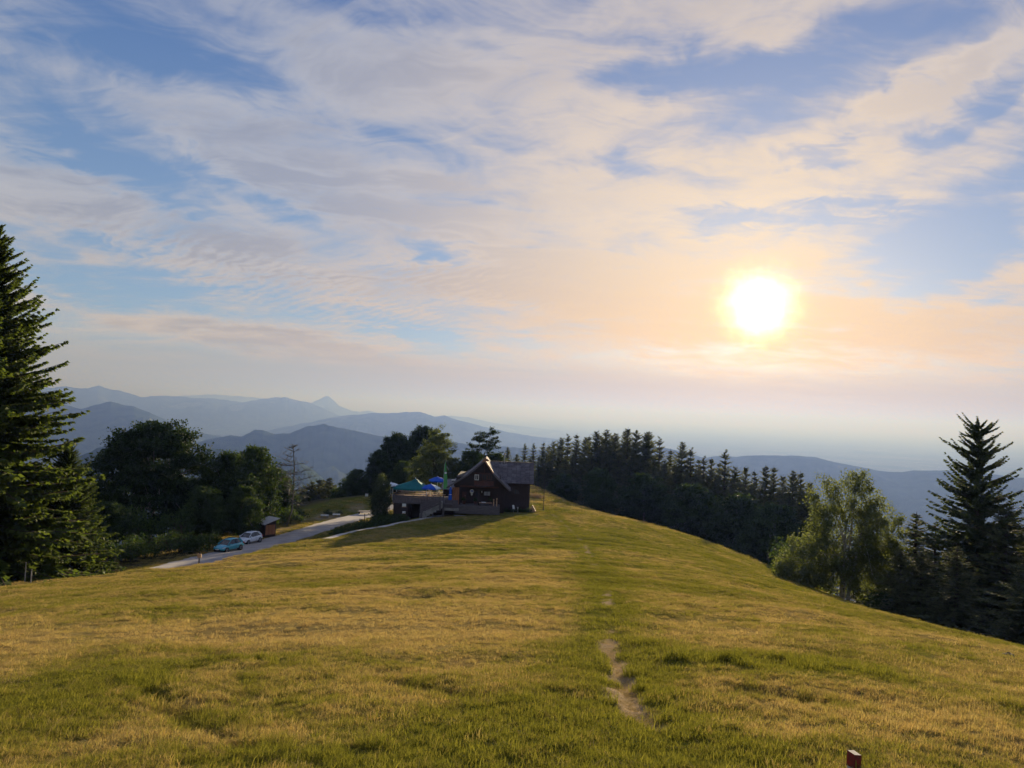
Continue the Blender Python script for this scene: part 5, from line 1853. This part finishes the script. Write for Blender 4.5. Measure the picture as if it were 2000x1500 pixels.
# ------------------------------------------------------------------ grass
def grass_mat():
    m, t, out = mat_new('grass_blades')
    g = t.node('ShaderNodeAttribute', attribute_name='green', attribute_type='INSTANCER').outputs['Fac']
    tone = t.node('ShaderNodeAttribute', attribute_name='tone', attribute_type='INSTANCER').outputs['Fac']
    v = t.node('ShaderNodeAttribute', attribute_name='var').outputs['Fac']
    gg = t.m('ADD', g, t.m('MULTIPLY', t.m('SUBTRACT', v, .5), .5), clamp=True)
    straw = t.mix(v, (.31, .235, .085), (.54, .44, .20))
    straw = t.mix(tone, straw, (.40, .285, .12))
    green = t.mix(v, (.095, .112, .016), (.24, .23, .040))
    col = t.mix(t.mr(gg, .22, .92), straw, green)
    d = t.node('ShaderNodeBsdfDiffuse')
    t.put(d.inputs['Color'], col)
    tr = t.node('ShaderNodeBsdfTranslucent')
    t.put(tr.inputs['Color'], t.mix(1.0, col, (1.15, 1.1, .8), 'MULTIPLY'))
    mx = t.node('ShaderNodeMixShader')
    mx.inputs[0].default_value = .42
    t.l.new(d.outputs[0], mx.inputs[1])
    t.l.new(tr.outputs[0], mx.inputs[2])
    t.l.new(mx.outputs[0], out.inputs[0])
    return m


GM = grass_mat()


def tuft(name, seed, n, rad, h0, h1_, w, bend, flat=0.0):
    rs = np.random.RandomState(seed)
    a = rs.rand(n) * 6.28
    r_ = rad * np.sqrt(rs.rand(n))
    base = np.stack([np.cos(a) * r_, np.sin(a) * r_, np.full(n, -.012)], -1)
    az = rs.rand(n) * 6.28
    dirv = np.stack([np.cos(az), np.sin(az), np.zeros(n)], -1)
    hgt = rs.uniform(h0, h1_, n)
    bd = bend * (.4 + rs.rand(n))
    lift = (1 - flat) + flat * rs.rand(n) * .25
    mid = base + dirv * (hgt * bd * .35)[:, None] + np.stack([hgt * 0, hgt * 0, hgt * .58 * lift], -1)
    tip = base + dirv * (hgt * bd * 1.1)[:, None] + np.stack([hgt * 0, hgt * 0, hgt * lift * (1 - .25 * bd)], -1)
    sd_ = np.stack([-np.sin(az), np.cos(az), rs.randn(n) * .2], -1) * (w * rs.uniform(.6, 1.2, n))[:, None]
    V = np.stack([base - sd_, base + sd_, mid + sd_ * .8, mid - sd_ * .8, tip], 1).reshape(-1, 3)
    k = np.arange(n)[:, None] * 5
    F4 = k + np.array([[0, 1, 2, 3]])
    F3 = k + np.array([[3, 2, 4]])
    me = mesh_np(name, V, [F4, F3], GM, False, {'var': np.repeat(rs.rand(n), 5)})
    return bpy.data.objects.new(name, me)


gc = bpy.data.collections.new('grass_tufts')
for o in (tuft('tuft_a', 1, 44, .09, .035, .085, .0028, .7), tuft('tuft_b', 2, 44, .10, .03, .07, .0026, 1.1, .3),
          tuft('tuft_c', 3, 40, .11, .05, .12, .0032, .6), tuft('tuft_d', 4, 12, .12, .10, .26, .0022, 1.6, .9),
          tuft('tuft_e', 5, 60, .34, .05, .12, .010, .8), tuft('tuft_f', 6, 60, .34, .04, .10, .010, 1.0, .2),
          tuft('tuft_g', 7, 60, .14, .10, .24, .0040, .7)):
    gc.objects.link(o)


def build_grass():
    rs = np.random.RandomState(77)

    def field(n, r0, r1):
        r_ = np.sqrt(rs.rand(n) * (r1 ** 2 - r0 ** 2) + r0 ** 2)
        a = np.radians(rs.uniform(-43, 43, n))
        return r_ * np.sin(a), r_ * np.cos(a)
    P, I, S = [], [], []
    for (n, r0, r1, kinds, s0, s1) in [(20000, 4.0, 12, (0, 1, 1, 0, 1, 2), .6, 1.15), (20000, 10, 18, (0, 1, 1, 0, 1), .65, 1.2), (52000, 15, 44, (0, 1, 1), 1.0, 1.8), (14000, 26, 55, (4, 5), .4, .75), (62000, 40, 116, (4, 5), .55, 1.05), (12000, 112, 165, (4, 5), 1.5, 2.4)]:
        x, y = field(n, r0, r1)
        P.append(np.stack([x, y], -1))
        I.append(np.array(kinds)[rs.randint(0, len(kinds), n)])
        S.append(rs.uniform(s0, s1, n))
    # loose straw
    x, y = field(2600, 4.5, 22)
    P.append(np.stack([x, y], -1))
    I.append(np.full(2600, 3))
    S.append(rs.uniform(.6, 1.2, 2600))
    # straw trodden into the path
    k = rs.randint(0, 6, 700)
    f = rs.rand(700)[:, None]
    PX = np.array(PATHXY)
    P.append(PX[k] * (1 - f) + PX[k + 1] * f + rs.randn(700, 2) * .14)
    I.append(np.full(700, 3))
    S.append(rs.uniform(.25, .6, 700))
    # taller tussocks on the hummocks and rut edges
    for (cx, cy, a, b, tn, dp) in RUTS:
        if cy > 30:
            continue
        k = int(40 + 200 * a * max(b, .2) * (1.1 if dp > 0 else .8))
        g = rs.randn(k, 2) * .75
        dx = g[:, 0] * a * 1.0
        dy = g[:, 1] * max(b, .15) * 1.3
        P.append(np.stack([cx + dx * math.cos(tn) - dy * math.sin(tn), cy + dx * math.sin(tn) + dy * math.cos(tn)], -1))
        I.append(np.full(k, 6))
        S.append(rs.uniform(.45, 1.15, k) * (.8 if dp > 0 else .75) * (.6 + .8 * fbm(P[-1][:, 0] * 2.5, P[-1][:, 1] * 2.5, 2)))
    P, I, S = np.concatenate(P), np.concatenate(I), np.concatenate(S)
    x, y = P[:, 0], P[:, 1]
    d, sgn = poly_dist(x, y, EDGE)
    dr, sr = poly_dist(x, y, ROAD)
    keep = ((d * sgn < .6) | ((dr > 2.1) & (dr * sr < 9) & (y > 56))) & (x < 42) & ((I == 3) | (bare(x, y) < .10 + .8 * rs.rand(len(x))))
    keep &= ~((x > -20) & (x < 4.2) & (y > 108.2) & (y < 123))
    keep &= (I != 6) | (fbm(x * 1.9 + 4, y * 1.5, 3) > .47)
    P, I, S = P[keep], I[keep], S[keep]
    x, y = P[:, 0], P[:, 1]
    z = H(x, y)
    gr = sward(x, y)
    n = len(x)
    S = S * (.75 + .55 * fbm(x * .9, y * .9, 2)) * (.8 + .35 * gr)
    gr = np.where(I == 3, .0, np.where(I == 6, np.clip(gr + .25, 0, 1), np.clip(gr + rs.randn(n) * .16, 0, 1)))
    me = bpy.data.meshes.new('grass')
    me.vertices.add(n)
    me.vertices.foreach_set('co', np.stack([x, y, z], -1).astype(np.float32).ravel())
    for nm, arr in (('green', gr), ('tone', rs.rand(n)), ('scl', S), ('turn', rs.rand(n) * 6.28)):
        me.attributes.new(nm, 'FLOAT', 'POINT').data.foreach_set('value', arr.astype(np.float32))
    me.attributes.new('pick', 'INT', 'POINT').data.foreach_set('value', I.astype(np.int32))
    o = tag(obj_new('grass', me), 'short dry grass covering the meadow, straw coloured with green patches', 'grass', None, 'stuff')
    ng = bpy.data.node_groups.new('grass_scatter', 'GeometryNodeTree')
    ng.interface.new_socket('Geometry', in_out='INPUT', socket_type='NodeSocketGeometry')
    ng.interface.new_socket('Geometry', in_out='OUTPUT', socket_type='NodeSocketGeometry')
    t = NT(ng)
    gi, go = t.node('NodeGroupInput'), t.node('NodeGroupOutput')
    ci = t.node('GeometryNodeCollectionInfo')
    ci.inputs['Collection'].default_value = gc
    ci.inputs['Separate Children'].default_value = True
    ci.inputs['Reset Children'].default_value = True

    def attr(nm, dt):
        a = t.node('GeometryNodeInputNamedAttribute', data_type=dt)
        a.inputs['Name'].default_value = nm
        return a.outputs[0]
    iop = t.node('GeometryNodeInstanceOnPoints')
    t.l.new(gi.outputs[0], iop.inputs['Points'])
    t.l.new(ci.outputs[0], iop.inputs['Instance'])
    iop.inputs['Pick Instance'].default_value = True
    t.l.new(attr('pick', 'INT'), iop.inputs['Instance Index'])
    cb = t.comb(0.0, 0.0, attr('turn', 'FLOAT'))
    t.l.new(cb, iop.inputs['Rotation'])
    t.l.new(attr('scl', 'FLOAT'), iop.inputs['Scale'])
    t.l.new(iop.outputs[0], go.inputs[0])
    md = o.modifiers.new('scatter', 'NODES')
    md.node_group = ng


build_grass()
